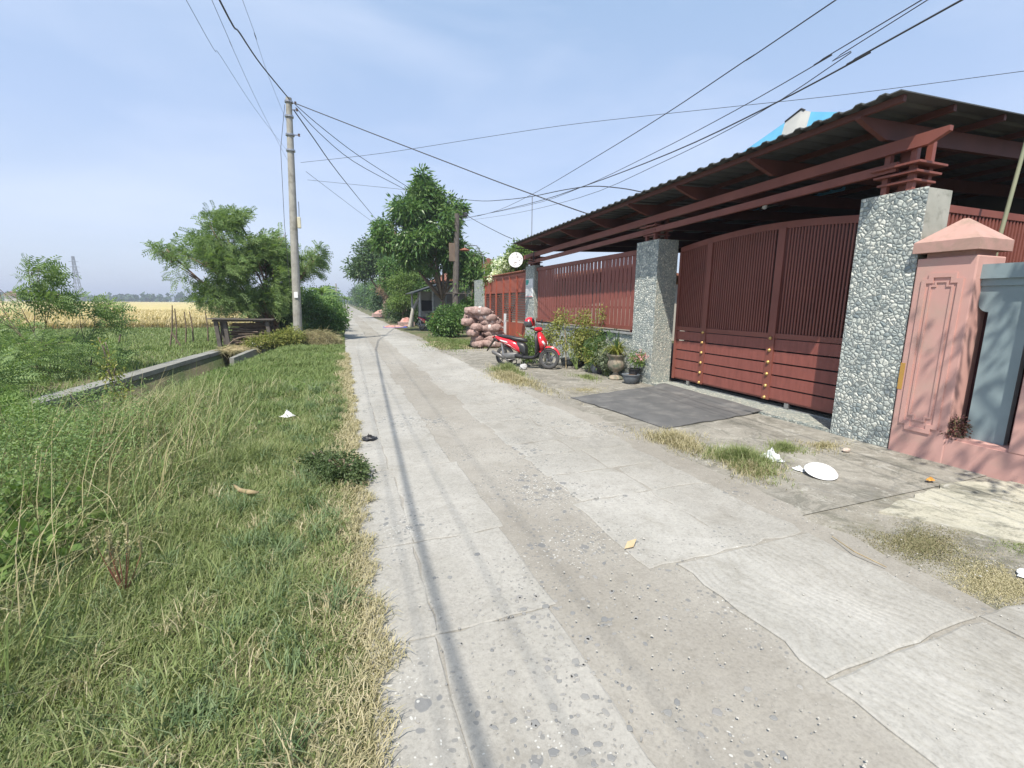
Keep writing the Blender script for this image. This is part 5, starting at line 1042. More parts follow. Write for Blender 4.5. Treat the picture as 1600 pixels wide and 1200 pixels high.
def plant(name, label, base, blobs, ncl, per, Ln, Wd, mat, nst=8, seed=1, cat='plant', stemm=None, **kw):
    base = Vector(base); t = thing(name, label, cat, base); mb = MB(); rr = random.Random(seed)
    for k in range(nst):
        b = blobs[k % len(blobs)]; e = Vector(b[0]) + Vector((rr.uniform(-1, 1) * b[1][0], rr.uniform(-1, 1) * b[1][1], rr.uniform(-.5, .9) * b[1][2])) * .8; m = base.lerp(e, .5) + Vector((rr.uniform(-.05, .05), rr.uniform(-.05, .05), .05)); mb.tube([base + Vector((rr.uniform(-.03, .03), rr.uniform(-.03, .03), 0)), m, e], [.008, .006, .003], 5)
    mb.build('stems', stemm or GSTEM, t); crown('leaves', blobs, ncl, per, Ln, Wd, mat, t, seed=seed, **kw); return t
def spiky(name, label, base, n, L_, wd, mat, seed, cat='plant', lean=(.1, 1.0)):
    t = thing(name, label, cat, base); rg = np.random.default_rng(seed); P = np.array(base)[None] + rg.normal(size=(n, 3)) * [.03, .03, 0]
    V = blades(P, L_ * rg.uniform(.6, 1.1, n), np.full(n, wd), rg.uniform(*lean, n), rg.uniform(0, 6.28, n), .8, rg); npmesh('leaves', V, mat, t, strip=BL); mb = MB(); mb.tube([Vector(base) - Vector((0, 0, .03)), Vector(base) + Vector((0, 0, .06))], .03, 8); mb.build('crown_base', GSTEM, t); return t
spiky('spiky_plant', 'yellow-green spiky plant growing in the tall urn', cu + Vector((0, 0, .52)), 120, .44, .03, L_YEL, 81, lean=(.3, 1.5)); spiky('sword_plant', 'upright sword-leaved plant in the middle of the tall urn', cu + Vector((.03, .03, .51)), 9, .62, .05, L_DARK, 82, lean=(0, .2))
plant('leafy_shrub', 'tall yellow-green leafy shrub against the plank fence beside the scooter', (5.55, 10.15, 0), [((5.4, 10.3, .75), (.32, .35, .45)), ((5.7, 10.1, 1.15), (.28, .3, .32)), ((5.35, 10.6, 1.2), (.22, .3, .3)), ((5.75, 10.5, .5), (.3, .3, .35))], 420, 5, .085, .035, L_YEL, 16, 83, spread=.1, gap=-.1, gs=5)
plant('thin_shrub', 'thin shrub reaching highest against the planks', (5.75, 9.75, 0), [((5.85, 9.6, 1.45), (.12, .14, .3)), ((5.8, 9.9, .9), (.3, .3, .4)), ((5.7, 9.5, .5), (.3, .35, .35))], 220, 5, .08, .03, L_YEL, 10, 84, spread=.08, gap=-.05, gs=5)
plant('green_bush', 'bright green small-leaved bush in the grey pot', cf_ + Vector((0, 0, .2)), [(cf_ + Vector((-.02, 0, .5)), (.26, .26, .26)), (cf_ + Vector((.15, -.2, .35)), (.22, .22, .2))], 260, 5, .06, .03, L_FRESH, 8, 85, spread=.07, gap=-.2, gs=6)
plant('flowering_plant', 'small plant with red blooms in the mossy footed pot', cg + Vector((0, 0, .36)), [(cg + Vector((0, 0, .55)), (.16, .16, .14))], 110, 5, .06, .03, L_DARK, 6, 86, spread=.06)
crown('petals', [(cg + Vector((.06, -.06, .66)), (.12, .1, .05))], 9, 9, .04, .03, PETR, bpy.data.objects['flowering_plant'], seed=87, spread=.02)
plant('pink_flowering_plant', 'pink-flowered plant against the tiled pillar', ce + Vector((0, 0, .27)), [(ce + Vector((.0, -.1, .52)), (.14, .2, .16))], 110, 4, .055, .025, L_FRESH, 6, 88, spread=.06)
crown('petals', [(ce + Vector((-.02, -.15, .56)), (.15, .22, .15))], 26, 6, .035, .028, PETP, bpy.data.objects['pink_flowering_plant'], seed=89, spread=.02, gap=-9)
plant('feathery_palm', 'feathery dark green plant leaning over the pots', cd + Vector((0, .1, .2)), [(cd + Vector((.1, .1, .75)), (.4, .4, .2)), (cd + Vector((.0, .1, .4)), (.3, .3, .25))], 260, 8, .2, .012, L_DARK, 7, 90, feather=True)
spiky('grassy_clump', 'bright green grassy clump before the dark pot', gz(926, 582), 160, .45, .013, G_LUSH, 91, lean=(.05, .7)); spiky('grassy_clump', 'darker green grassy clump beside the tall urn foot', gz(948, 586), 130, .34, .012, G_GRASS, 92, lean=(.05, .8))
plant('grey_leaf_bush', 'pale grey-green bush in the middle of the potted row', (5.75, 9.0, .0), [((5.7, 9.0, .5), (.28, .3, .3)), ((5.8, 8.9, .3), (.24, .24, .24))], 380, 5, .055, .028, leafmat('grey_leaves', [(.12, .15, .09), (.2, .24, .15), (.3, .33, .24)], .2), 8, 93, spread=.07, gs=6)
plant('yellow_shrub', 'yellowish shrub rising behind the scooter front', (5.0, 10.9, 0), [((5.0, 10.9, .65), (.25, .25, .4)), ((5.15, 10.75, 1.0), (.16, .16, .2))], 200, 5, .085, .03, L_YEL, 8, 94, spread=.09, gs=5)
plant('shrub', 'low green shrub seen behind the scooter seat', (4.75, 11.6, 0), [((4.8, 11.6, .45), (.35, .3, .4))], 260, 5, .10, .03, L_FRESH, 8, 95, spread=.1, gs=5)
mb = MB(); mb.tube([(5.35, 10.35, 0), (5.3, 10.4, 1.2)], .012, 6); props(mb.build('support_stick', STRAWM, origin=(5.35, 10.35, 0)), 'thin stick supporting the leafy shrub', 'stick')

# ============================================================ TREES AND SHRUBS, NEAR
wl = (.55, 0, .1)
tree('acacia_tree', 'broad feathery acacia tree on the left verge by the concrete pole', 'tree', (-2.5, 20.6, 0), [((-3.9, 20.3, 4.0), (1.2, 1.2, .85)), ((-4.9, 20.5, 3.3), (1.0, 1.1, .7)), ((-2.7, 20.8, 3.5), (1.2, 1.2, .9)), ((-3.9, 20.2, 2.7), (1.5, 1.3, .9)), ((-2.6, 20.6, 2.3), (1.3, 1.2, .9)), ((-5.3, 20.5, 2.6), (.6, .8, .5)), ((-1.3, 21, 3.1), (.6, .8, .55)), ((-4.3, 20.2, 1.8), (.9, .9, .5)), ((-2.9, 20.1, 1.5), (.9, .8, .5)), ((-3.5, 20.4, 4.7), (.7, .7, .35)), ((-5.9, 20.4, 3.5), (.5, .5, .2)), ((-.75, 21, 3.6), (.2, .3, .4)), ((-2.2, 20.9, 4.2), (.35, .4, .4)), ((-1.9, 20.8, 2.6), (.8, .7, .6)), ((-3.2, 20.6, 3.1), (1.0, 1.0, .7))], 7800, 6, .33, .019, L_ACA, r0=.15, stems=3, seed=101, feather=True, wind=wl, gap=-.08, gs=1.9, droop=.5, bark=pm('reddish_bark', (.26, .16, .11), (.15, .10, .08), 8, .9, .5))
tree('mango_tree', 'large dark green mango tree beside the wooden pole', 'tree', (6.15, 27.4, 0), [((4.7, 27, 7.5), (1.0, 1.0, .9)), ((5.6, 27, 7.0), (.9, 1, .9)), ((3.9, 26.6, 6.4), (1.2, 1.2, .9)), ((5.2, 26.2, 5.9), (1.4, 1.3, 1.0)), ((2.9, 26.5, 5.5), (1.1, 1.1, .75)), ((4.2, 26, 4.9), (1.2, 1.2, .8)), ((5.8, 26.3, 4.5), (1.0, 1.1, 1.0)), ((5.6, 26.2, 4.0), (1.0, 1.0, .6)), ((6.7, 26.2, 3.7), (.7, .7, .7)), ((3.7, 26, 4.1), (.7, .7, .5)), ((5.0, 25.8, 3.9), (.8, .6, .5)), ((2.6, 26.4, 4.9), (.8, .9, .4)), ((4.6, 26.6, 8.5), (.22, .3, .35)), ((6.6, 26.8, 7.0), (.5, .5, .3))], 3900, 8, .32, .095, L_MANGO, r0=.18, seed=102, droop=.75, wind=(.15, 0, 0), spread=.25, gap=-.12, gs=1.5, fork=.5)
tree('round_tree', 'rounded dark tree behind the mango, at the road bend', 'tree', (4.2, 50, 0), [((3.4, 50, 6.4), (2.0, 2, 1.5)), ((5.6, 50, 6.3), (2.3, 2, 1.9)), ((2.2, 49.5, 5.0), (1.5, 1.5, 1.2)), ((4.4, 49, 4.6), (2.0, 1.6, 1.3)), ((7.0, 50, 4.2), (2.0, 1.6, 1.6)), ((3.6, 50, 7.5), (1.0, 1, .6))], 2600, 7, .34, .13, L_DARK, r0=.3, seed=103, spread=.4, gap=-.25, gs=.9)
tree('leafy_tree', 'mid green bushy tree between the mango and the round tree', 'tree', (4.9, 37, 0), [((4.6, 37, 4.6), (1.2, 1.3, 1.2)), ((5.8, 36.6, 4.2), (1.3, 1.3, 1.3)), ((4.1, 36.5, 3.2), (1.2, 1.2, 1.0)), ((5.4, 36, 2.6), (1.2, 1.2, .9)), ((3.4, 37, 4.3), (.7, .8, .6))], 2000, 7, .24, .09, L_MANGO, r0=.16, seed=104, spread=.25, gap=-.15, gs=1.3)
tree('light_green_tree', 'light green young tree beside the open shed', 'tree', (4.1, 34.5, 0), [((4.0, 34.5, 2.9), (.8, .9, .7)), ((4.6, 34.2, 3.3), (.8, .9, .7)), ((3.8, 34.2, 1.7), (.7, .8, .6)), ((4.6, 34.2, 1.9), (.7, .7, .6))], 1500, 6, .17, .05, L_FRESH, r0=.09, seed=105, spread=.2, gap=-.2, gs=1.6)
tree('roadside_bush', 'round dark bush at the foot of the wooden pole', 'bush', (4.9, 22.2, 0), [((4.9, 22.2, .75), (.95, .8, .75)), ((5.4, 22.4, 1.0), (.6, .6, .6)), ((4.5, 22.0, .5), (.55, .6, .5))], 1300, 6, .15, .06, L_MANGO, r0=.06, seed=106, spread=.12, gap=-.4, gs=2.2, stems=3)
tree('drooping_tree', 'drooping dark-leaved tree right of the wooden pole', 'tree', (6.9, 25.6, 0), [((6.7, 25.6, 4.1), (.55, .6, .5)), ((7.0, 25.4, 3.3), (.7, .7, .6)), ((6.5, 25.3, 2.5), (.6, .6, .7)), ((7.3, 25.5, 2.6), (.7, .6, .6)), ((7.4, 25.4, 4.3), (.4, .4, .25)), ((7.2, 25.4, 1.6), (.8, .6, .6))], 1000, 6, .26, .07, L_MANGO, r0=.1, seed=107, droop=.9, spread=.2, gap=-.15)
tt = tree('bougainvillea', 'white-blossomed climbing shrub over the small red gate', 'shrub', (6.75, 18.4, 0), [((6.7, 18.2, 3.2), (.55, .8, .4)), ((6.8, 17.4, 3.5), (.55, .6, .5)), ((6.9, 16.8, 3.7), (.35, .4, .35)), ((6.5, 19.3, 3.0), (.5, .7, .5)), ((6.4, 19.8, 2.5), (.4, .5, .5))], 1100, 6, .15, .06, L_FRESH, r0=.07, seed=108, spread=.14, gap=-.2, gs=2.5, stems=2)
crown('blossoms', [((6.6, 18.3, 3.05), (.3, .5, .22)), ((6.6, 17.6, 3.55), (.2, .3, .2)), ((6.3, 19.5, 2.7), (.25, .45, .3)), ((6.3, 18.9, 3.3), (.2, .4, .15)), ((6.4, 16.9, 3.3), (.15, .2, .15)), ((6.5, 17.9, 3.3), (.3, .4, .3)), ((6.15, 18.6, 2.75), (.2, .4, .25))], 480, 8, .09, .075, PETW, tt, seed=109, spread=.1, gap=-9)
# left saplings behind the wall
tree('feathery_sapling', 'tall feathery sapling in the field edge, leftmost', 'sapling', (-6.7, 13.5, -.15), [((-7.25, 13.5, 2.05), (.35, .3, .2)), ((-6.35, 13.5, 2.2), (.3, .35, .3)), ((-6.8, 13.4, 1.8), (.45, .5, .3)), ((-7.2, 13.3, 1.5), (.4, .4, .2)), ((-6.2, 13.4, 1.6), (.35, .4, .2)), ((-6.5, 13.5, .7), (.6, .5, .3))], 330, 6, .34, .016, L_ACA, r0=.035, seed=111, feather=True, wind=(.95, 0, .25), gap=0, droop=.3, stems=3)
tree('feathery_sapling', 'feathery sapling bending right, second from the left', 'sapling', (-6.0, 14.0, -.15), [((-5.95, 14, 1.5), (.45, .5, .25)), ((-5.6, 14, 1.15), (.4, .4, .2)), ((-6.2, 13.8, .8), (.4, .4, .25)), ((-5.35, 14, 1.5), (.2, .3, .12))], 170, 6, .32, .015, L_ACA, r0=.03, seed=112, feather=True, wind=(1.1, 0, .1), gap=0, droop=.3, stems=2)
tree('feathery_sapling', 'low bushy sapling behind the near end of the channel wall', 'sapling', (-6.3, 9.8, -.15), [((-6.5, 9.8, .6), (.8, .8, .4)), ((-6.0, 10.3, .4), (.6, .7, .3)), ((-5.8, 9.0, .25), (.5, .7, .28))], 520, 6, .26, .013, L_ACA, r0=.03, seed=113, feather=True, wind=(.8, 0, .1), gap=-.2, stems=2)
tree('fern_seedling', 'small bright fern-like seedling before the near end of the wall', 'seedling', (-3.9, 6.9, -.2), [((-4.0, 6.9, .12), (.5, .45, .14)), ((-3.5, 6.9, .1), (.35, .3, .1))], 190, 9, .26, .012, L_FRESH, r0=.012, seed=114, feather=True, wind=(.6, 0, .1), gap=-.4, stems=2)
tree('slender_weed', 'slender light-leaved weed rising before the channel wall', 'weed', (-3.45, 8.9, -.3), [((-3.5, 8.9, .55), (.14, .14, .3)), ((-3.45, 8.9, .1), (.2, .2, .28)), ((-3.6, 8.95, .95), (.06, .06, .18))], 90, 5, .06, .035, L_YEL, r0=.014, seed=115, spread=.06, gap=-9)
# broad-leaved vine at lower left, amaranth, clump at the road edge
plant('broadleaf_weed', 'bright broad-leaved weed at the lower left edge', gz(40, 900), [(gz(30, 860, .18), (.24, .24, .12)), (gz(110, 800, .18), (.2, .24, .1)), (gz(20, 790, .22), (.25, .3, .12))], 130, 4, .085, .07, L_FRESH, 10, 121, spread=.09, gap=-9, cat='weed')
am = thing('amaranth', 'spiky reddish-stemmed amaranth with pale seed heads at left', 'weed', gz(195, 930, .02)); c = gz(195, 930, .02); rr = random.Random(5); mb = MB(); hd = MB(); rg = np.random.default_rng(3); LP = []; 
for k in range(12):
    e = c + Vector((rr.uniform(-.12, .12), rr.uniform(-.1, .1), rr.uniform(.16, .34))); m = c.lerp(e, .5) + Vector((0, 0, -.01)); mb.tube([c, m, e], [.004, .003, .002], 5)
    h = rr.uniform(.05, .11); hd.tube([e, e + Vector((rr.uniform(-.01, .01), 0, h * .5)), e + Vector((rr.uniform(-.015, .015), 0, h))], [.004, .009, .002], 6)
    for q in range(40): t_ = rr.random(); LP.append((e + Vector((0, 0, h * t_)), Vector((rr.gauss(0, 1), rr.gauss(0, 1), .6))))
    for q in range(5): t_ = rr.random(); LP.append((c.lerp(e, t_), Vector((rr.gauss(0, 1), rr.gauss(0, 1), .3))))
mb.build('stems', pm('reddish_stem', (.30, .10, .08), (.25, .16, .08), 8, .7, 0), am); hd.build('seed_heads', STEM, am)
P = np.array([p for p, d in LP]); D = np.array([d for p, d in LP]); npmesh('leaves', leafquads(P, D, .018, .008), G_DRY, am)
tree('road_edge_clump', 'dark leafy clump growing over the left road edge', 'clump', (-.12, 4.35, 0), [((-.10, 4.35, .10), (.28, .32, .13)), ((-.3, 4.7, .08), (.22, .25, .10)), ((.02, 4.2, .07), (.16, .16, .09))], 800, 6, .035, .016, leafmat('clump_leaves', [(.03, .055, .02), (.055, .09, .03), (.09, .13, .05), (.12, .15, .06)], .2), r0=.012, seed=122, spread=.035, gap=-.5, gs=9, stems=3)
# hay, light weeds by the hut
def heap(name, label, cx_, cy_, rx, ry, hz, n, seed, mat, ln=.35, cat='hay', wd=.012, z0=0.):
    rg = np.random.default_rng(seed); u = unit(rg.normal(size=(n, 3))); u[:, 2] = abs(u[:, 2]); P = np.array([cx_, cy_, z0]) + u * [rx, ry, hz] * rg.uniform(.6, 1, (n, 1)); D = rg.normal(size=(n, 3)); D[:, 2] = D[:, 2] * .35 - .25
    V = leafquads(P, D, ln * rg.uniform(.5, 1.2, n), wd, rg); t = thing(name, label, cat, (cx_, cy_, z0)); npmesh('straw', V, mat, t); mb = MB(); mb.ell((cx_, cy_, z0), (rx * .8, ry * .8, hz * .8), 14, 8, .08); mb.build('mound', STRAWM, t); return t
heap('hay_heap', 'low heap of dry hay at the foot of the concrete pole', -.95, 18.9, .85, .38, .62, 6500, 131, STEM)
heap('straw_heap', 'brown heap of dry brush at the far left behind the weeds', -5.35, 8.4, .75, .8, .55, 3800, 132, STEM, cat='brush', z0=-.15)
heap('straw_heap', 'small straw pile at the far end of the channel wall', -3.5, 18.0, .6, .9, .14, 1500, 133, STEM, cat='straw')
heap('brush_pile', 'dry brush pile in the ditch in front of the wall', -3.4, 7.6, .45, .8, .18, 1300, 134, STEM, cat='brush', z0=-.35)
tree('low_shrub', 'low yellow-green shrub between the hut and the hay', 'shrub', (-2.3, 18.3, 0), [((-2.4, 18.3, .3), (.6, .4, .26)), ((-1.8, 18.5, .4), (.5, .4, .3)), ((-2.9, 18.1, .2), (.4, .3, .2))], 900, 6, .09, .03, L_YEL, r0=.02, seed=135, spread=.1, gap=-.2, gs=2.5, stems=3)
tree('dense_shrub', 'dense green shrub right of the concrete pole', 'shrub', (-.95, 23.5, 0), [((-1.1, 23.5, 1.1), (.9, .9, .8)), ((-.5, 23.2, .8), (.75, .8, .75)), ((-1.5, 23, 1.7), (.7, .7, .5)), ((-.4, 24, 1.4), (.6, .7, .5)), ((-.9, 22.8, .5), (.7, .5, .45))], 2000, 6, .13, .06, L_MANGO, r0=.06, seed=136, spread=.14, gap=-.3, gs=1.8, stems=3)
tree('dense_shrub', 'farther bush lining the left road edge', 'shrub', (-.9, 30, 0), [((-1.1, 30, 1.0), (1.1, 1.5, .9)), ((-.6, 27.5, .8), (.8, 1.2, .7))], 1500, 6, .16, .07, L_FRESH, r0=.06, seed=137, spread=.2, gap=-.3, stems=2)
tree('vine_bush', 'tangled vine bush under the acacia behind the pole', 'bush', (-2.6, 21.8, 0), [((-2.6, 21.8, 1.2), (1.0, .6, .8)), ((-1.7, 22, 1.0), (.8, .6, .7))], 1300, 6, .15, .05, L_DARK, r0=.05, seed=138, spread=.2, gap=-.1, stems=2)
def banana(label, base, h, n, seed, name='banana_plant', cat='banana plant', L_=1.6, wdt=.28):
    rr = random.Random(seed); t = thing(name, label, cat, base); base = Vector(base); mb = MB(); mb.tube([base, base + Vector((0, 0, h))], [.13, .07], 8); mb.build('stem', pm('banana_stem', (.22, .24, .12), (.16, .17, .08), 4, .7, .2, stretch=(1, 1, .2)), t, smooth=True); top = base + Vector((0, 0, h))
    for k in range(n):
        a = 2 * pi * k / n + rr.uniform(-.3, .3); l = L_ * rr.uniform(.75, 1.1); el = rr.uniform(.5, 1.3); d = Vector((cos(a), sin(a), 0)); s = Vector((-sin(a), cos(a), 0)); mb = MB(); rows = []
        for i in range(9):
            u = i / 8; p = top + d * l * u * cos(el * (1 - .3 * u)) + Vector((0, 0, l * (u * sin(el) - .62 * u * u))); w = wdt * sin(pi * min(1, u * .93 + .07)) ** .6 * .9 * (rr.uniform(.75, 1.05)); rows.append([p - s * w / 2 - Vector((0, 0, .05 * w / .2)), p, p + s * w / 2 - Vector((0, 0, .05 * w / .2))])
        mb.v = [v for r in rows for v in r]; mb.f = [(i * 3 + j, i * 3 + j + 1, i * 3 + j + 4, i * 3 + j + 3) for i in range(8) for j in (0, 1)]; mb.build('leaf', L_FRESH, t)
banana('banana plant beyond the dense shrub, nearest the road edge', (-1.0, 28, 0), 1.5, 9, 141); banana('second banana plant, behind the concrete pole', (-1.9, 26, 0), 1.5, 8, 142); banana('farthest banana plant on the left, tall over the bushes', (-1.2, 33, 0), 2.2, 9, 143)

# ============================================================ HUT, STAKES
t = thing('wood_stand', 'low wooden stand with thick legs sheltering a stack of sticks', 'stand', (-3.6, 19.6, 0)); mb = MB(); mb.obox((-3.45, 19.6, .95), (1.9, 1.1, .07)); mb.obox((-3.5, 19.55, 1.0), (2.1, 1.2, .03), Matrix.Rotation(.02, 3, 'Y')); mb.build('top', WOODG, t)
for x, y in ((-4.25, 19.15), (-3.98, 19.2), (-4.25, 20.05), (-2.6, 19.15), (-2.6, 20.05)): mb = MB(); mb.bar((x, y, 0), (x - .06, y, .915), .16, .12); mb.build('leg', WOODG, t)
t = thing('stick_stack', 'stack of cut firewood sticks under the wooden stand', 'firewood', (-3.3, 19.5, 0)); mb = MB(); rr = random.Random(6)
for k in range(120): x = -3.3 + rr.gauss(0, .12); y = 19.5 + rr.uniform(-.3, .3); z = .04 + .78 * rr.random(); a = rr.gauss(0, .15); l = rr.uniform(.45, .62); mb.tube([(x - l * cos(a), y - l * sin(a), z + rr.gauss(0, .02)), (x + l * cos(a), y + l * sin(a), z + rr.gauss(0, .02))], rr.uniform(.012, .024), 5)
mb.build('sticks', WOOD, t)
mb = MB(); pp = [(-3.9 + .75 * (1 - cos(a)), 18.6 + .3 * sin(a), .02 + .38 * sin(a)) for a in [pi * k / 10 for k in range(11)]]; mb.tube(pp, .025, 6); props(mb.build('bent_branch', WOOD, origin=pp[0]), 'bent dry branch arching before the wooden stand', 'branch')
mb = MB(); mb.ell((-3.05, 18.4, .12), (.09, .08, .08), 10, 7, .1); props(mb.build('white_lump', WHITE, origin=(-3.05, 18.4, .1)), 'white crumpled lump at the foot of the stick stack', 'litter')
stl = [(185, 530, 472, 192, 24), (265, 543, 477, 269, 20.5), (275, 540, 482, 273, 21.5), (290, 538, 487, 288, 22), (302, 537, 487, 296, 22), (325, 535, 483, 320, 22.5), (345, 527, 487, 341, 22), (352, 527, 480, 352, 21), (420, 540, 500, 0, 0)]
wd = ['leftmost bare stake standing alone in the field edge', 'tallest leaning stake left of the stand group', 'thin stake just right of the tallest one', 'pale thin stake in the middle of the stake row', 'crooked dark stake in the stake row', 'straight stake nearer the wooden stand', 'short stake beside the wooden stand', 'last short stake touching the wooden stand']
for (bx, by, ty, tx, Y), lb in zip(stl, wd):
    b = at(bx, by, Y); b.z = -.16; e = at(tx, ty, Y); mb = MB(); m = b.lerp(e, .5) + Vector((.04, 0, 0)); mb.tube([b, m, e], [.035, .028, .02], 6); props(mb.build('stake', WOOD, origin=b), lb, 'stake', 'wooden stakes by the field')
mb = MB(); mb.tube([at(268, 519, 20.4), at(284, 543, 20.4)], .03, 6); props(mb.build('broken_branch', WOOD, origin=at(284, 543, 20.4)), 'short branch leaning diagonally against the tallest stake', 'branch')
mb = MB(); mb.tube([gz(452, 535, .05), gz(462, 545, .04)], .05, 6); props(mb.build('log', STRAWM, origin=gz(452, 535, .05)), 'short pale log lying in the grass before the hay', 'log')
rock('white_pebble', gz(437, 534, .05), (.06, .05, .05), WHITE, 'small white pebble in the grass beside the pale log')

# ============================================================ RIGHT SIDE FARTHER: SHED, SECOND BIKE, TARPS
t = thing('open_shed', 'small open roadside shed with sloping sheet roof and pale posts', 'shed', (5.6, 30, 0)); mb = MB()
mb.rings([[(4.1, y, 2.25), (6.2, y, 2.95), (7.6, y, 2.75), (7.6, y, 2.68), (6.2, y, 2.87), (4.1, y, 2.19)] for y in (28.0, 32.0)]); mb.build('roof', ROOFM, t)
for x, y in ((4.5, 28.3), (5.3, 28.3), (6.1, 28.3), (4.5, 31.7), (6.9, 28.3)): mb = MB(); mb.tube([(x, y, 0), (x, y, 2.25 + (x - 4.1) * .33 if x < 6.3 else 2.6)], .07, 8); mb.build('post', pm('pale_post', (.42, .43, .42), (.33, .33, .32), 4, .8, .2), t)
mb = MB(); mb.box(4.9, 7.4, 31.6, 31.75, 0, 2.4); mb.build('back_wall', pm('old_white_wall', (.48, .47, .45), (.34, .33, .32), 2, .9, .2, stain=(.2, .19, .18), stain_scale=2), t)
mb = MB(); mb.box(5.0, 6.0, 31.55, 31.6, 1.1, 1.8); mb.build('window', DARK, t)
mb = MB(); mb.box(6.0, 7.4, 28.25, 28.32, .1, 2.3); mb.build('grey_screen', pm('greyish_board', (.25, .22, .20), (.18, .16, .15), 3, .9, .1), t)
mb = MB(); mb.box(5.6, 6.0, 28.5, 29.3, 0, .95, .01); props(mb.build('white_box', WHITE), 'white box standing under the open shed', 'box')
# second scooter: copy with the same parts
b2 = copy_tree(bk); b2.location = (4.45, 27.6, 0); b2.rotation_euler = (radians(-4), 0, -1.0); b2['label'] = 'small distant motorbike parked before the open shed'
def tarp(nm, label, c, rx, ry, hz, mat, seed, cat='heap'):
    rr = random.Random(seed); t = thing(nm, label, cat, c); mb = MB(); n, m = 22, 8; c = Vector(c)
    for j in range(m):
        for i in range(n): a = 2 * pi * i / n; r = j / (m - 1); mb.v.append(c + Vector((rx * r * cos(a) * rr.uniform(.93, 1.05), ry * r * sin(a), hz * (1 - r ** 2.4) * rr.uniform(.85, 1.12) + .01)))
    mb.f = [(j * n + i, j * n + (i + 1) % n, (j + 1) * n + (i + 1) % n, (j + 1) * n + i) for j in range(m - 1) for i in range(n)]; mb.build('cover', mat, t); mb = MB(); mb.box(c.x - rx * .9, c.x + rx * .9, c.y - ry * .9, c.y + ry * .9, 0, .012 if hz < .3 else hz * .5); mb.build('goods', SACKM, t); return t
PKT = pm('salmon_cover', (.40, .17, .14), (.48, .34, .30), 3, .8, .4); BLT = pm('blue_tarp', (.10, .13, .38), (.08, .1, .3), 5, .6, .2)
tarp('covered_heap', 'salmon covered heap at the post of the open shed', (4.25, 33.3, 0), .6, .5, .55, PKT, 151); tarp('covered_heap', 'farther salmon covered heap on the right roadside', (4.4, 55, 0), 1.3, 1.0, .75, PKT, 152)
t = tarp('spread_crop', 'red crop spread on a blue tarp at the road edge', (3.2, 31.5, 0), .7, .6, .14, PKT, 153); mb = MB(); mb.rings([[(2.45, 30.7, z), (4.0, 30.6, z), (4.1, 32.4, z), (2.6, 32.5, z)] for z in (.006, .02)]); mb.build('tarp', BLT, t)
mb = MB(); a = at(640, 505, 31.5); a.z = 0; mb.tube([a, at(645, 485, 31.4), at(655, 464, 31.3)], [.13, .11, .09], 8); props(mb.build('bare_trunk', pm('white_bark', (.48, .46, .40), (.36, .34, .3), 4, .8, .2), origin=a), 'pale bare leaning trunk beside the open shed', 'trunk')
mb = MB(); c = at(726, 391, 23); mb.lathe(c, [(.02, .12), (.05, .1), (.25, .02), (.26, 0), (.2, -.03), (.01, -.04)], 16); o = mb.build('street_lamp', pm('rust_shade', (.28, .10, .06), (.2, .08, .05), 5, .6, .1), origin=(7.2, 22, 0), smooth=False)
props(o, 'rust coloured lamp shade hanging from a curved arm behind the small gate', 'lamp'); 
arm = MB(); pe = at(755, 400, 23); arm.tube([c + Vector((0, 0, .1)), c + Vector((.0, 0, .25)), at(733, 383, 23), at(745, 384, 23), pe, Vector((pe.x + .3, 23, 0))], .025, 6); o2 = arm.build('arm', CHROME, o)

# ============================================================ FAR TREES, ROADSIDE ROWS, PYLON
rr = random.Random(31)
lab_r = ['nearest', 'second', 'third', 'fourth', 'fifth', 'sixth', 'seventh', 'eighth']
for i, (x, y, h) in enumerate(((6.0, 42, 3.2), (5.3, 62, 4.5), (6.2, 75, 6), (5.4, 90, 6), (6.0, 110, 7), (5.5, 135, 6), (6.5, 165, 8), (5.5, 200, 8))):
    tree('roadside_tree', f'{lab_r[i]} small tree of the row along the far right roadside', 'tree', (x, y, 0), [((x - .3, y, h * .62), (h * .30, h * .4, h * .28)), ((x + .6, y - .5, h * .8), (h * .26, h * .3, h * .2)), ((x - .6, y, h * .3), (h * .3, h * .5, h * .22))], 420 if i < 3 else 260, 6, .22 + y * .0022, .10 + y * .001, L_FAR if i % 2 else L_MANGO, r0=.08 * h / 3, seed=200 + i, spread=.3 + y * .003, gap=-.3, group='trees along the far right roadside', twigs=0)
for i, (x, y, h) in enumerate(((-1.6, 40, 2.6), (-2.2, 55, 3.2), (-2.0, 75, 4), (-2.6, 100, 5), (-2.2, 130, 6), (-2.6, 170, 6))):
    tree('roadside_tree', f'{lab_r[i]} bushy tree of the row along the far left roadside', 'tree', (x, y, 0), [((x, y, h * .6), (h * .3, h * .5, h * .32)), ((x + .1, y - .5, h * .3), (h * .3, h * .5, h * .26))], 380 if i < 3 else 240, 6, .22 + y * .0022, .10 + y * .001, L_FAR if i % 2 else L_MANGO, r0=.08 * h / 3, seed=230 + i, spread=.3 + y * .003, gap=-.3, group='trees along the far left roadside', twigs=0)
for i, (px, Y, top) in enumerate(((539, 95, 461), (543, 120, 464))):
    b = at(px, 480, Y); hgt = at(px, top, Y).z
    banana(['nearer palm standing over the far end of the road', 'farther palm at the far end of the road'][i], (b.x, Y, 0), hgt - .8, 13, 160 + i, 'palm_tree', 'palm', 2.0, .3)
b = at(527, 480, 80); mb = MB(); mb.tube([(b.x, 80, 0), (b.x, 80, at(527, 443, 80).z)], [.14, .10], 8); props(mb.build('distant_pole', POLEM, origin=(b.x, 80, 0)), 'slim distant utility pole over the far left bushes', 'utility pole')
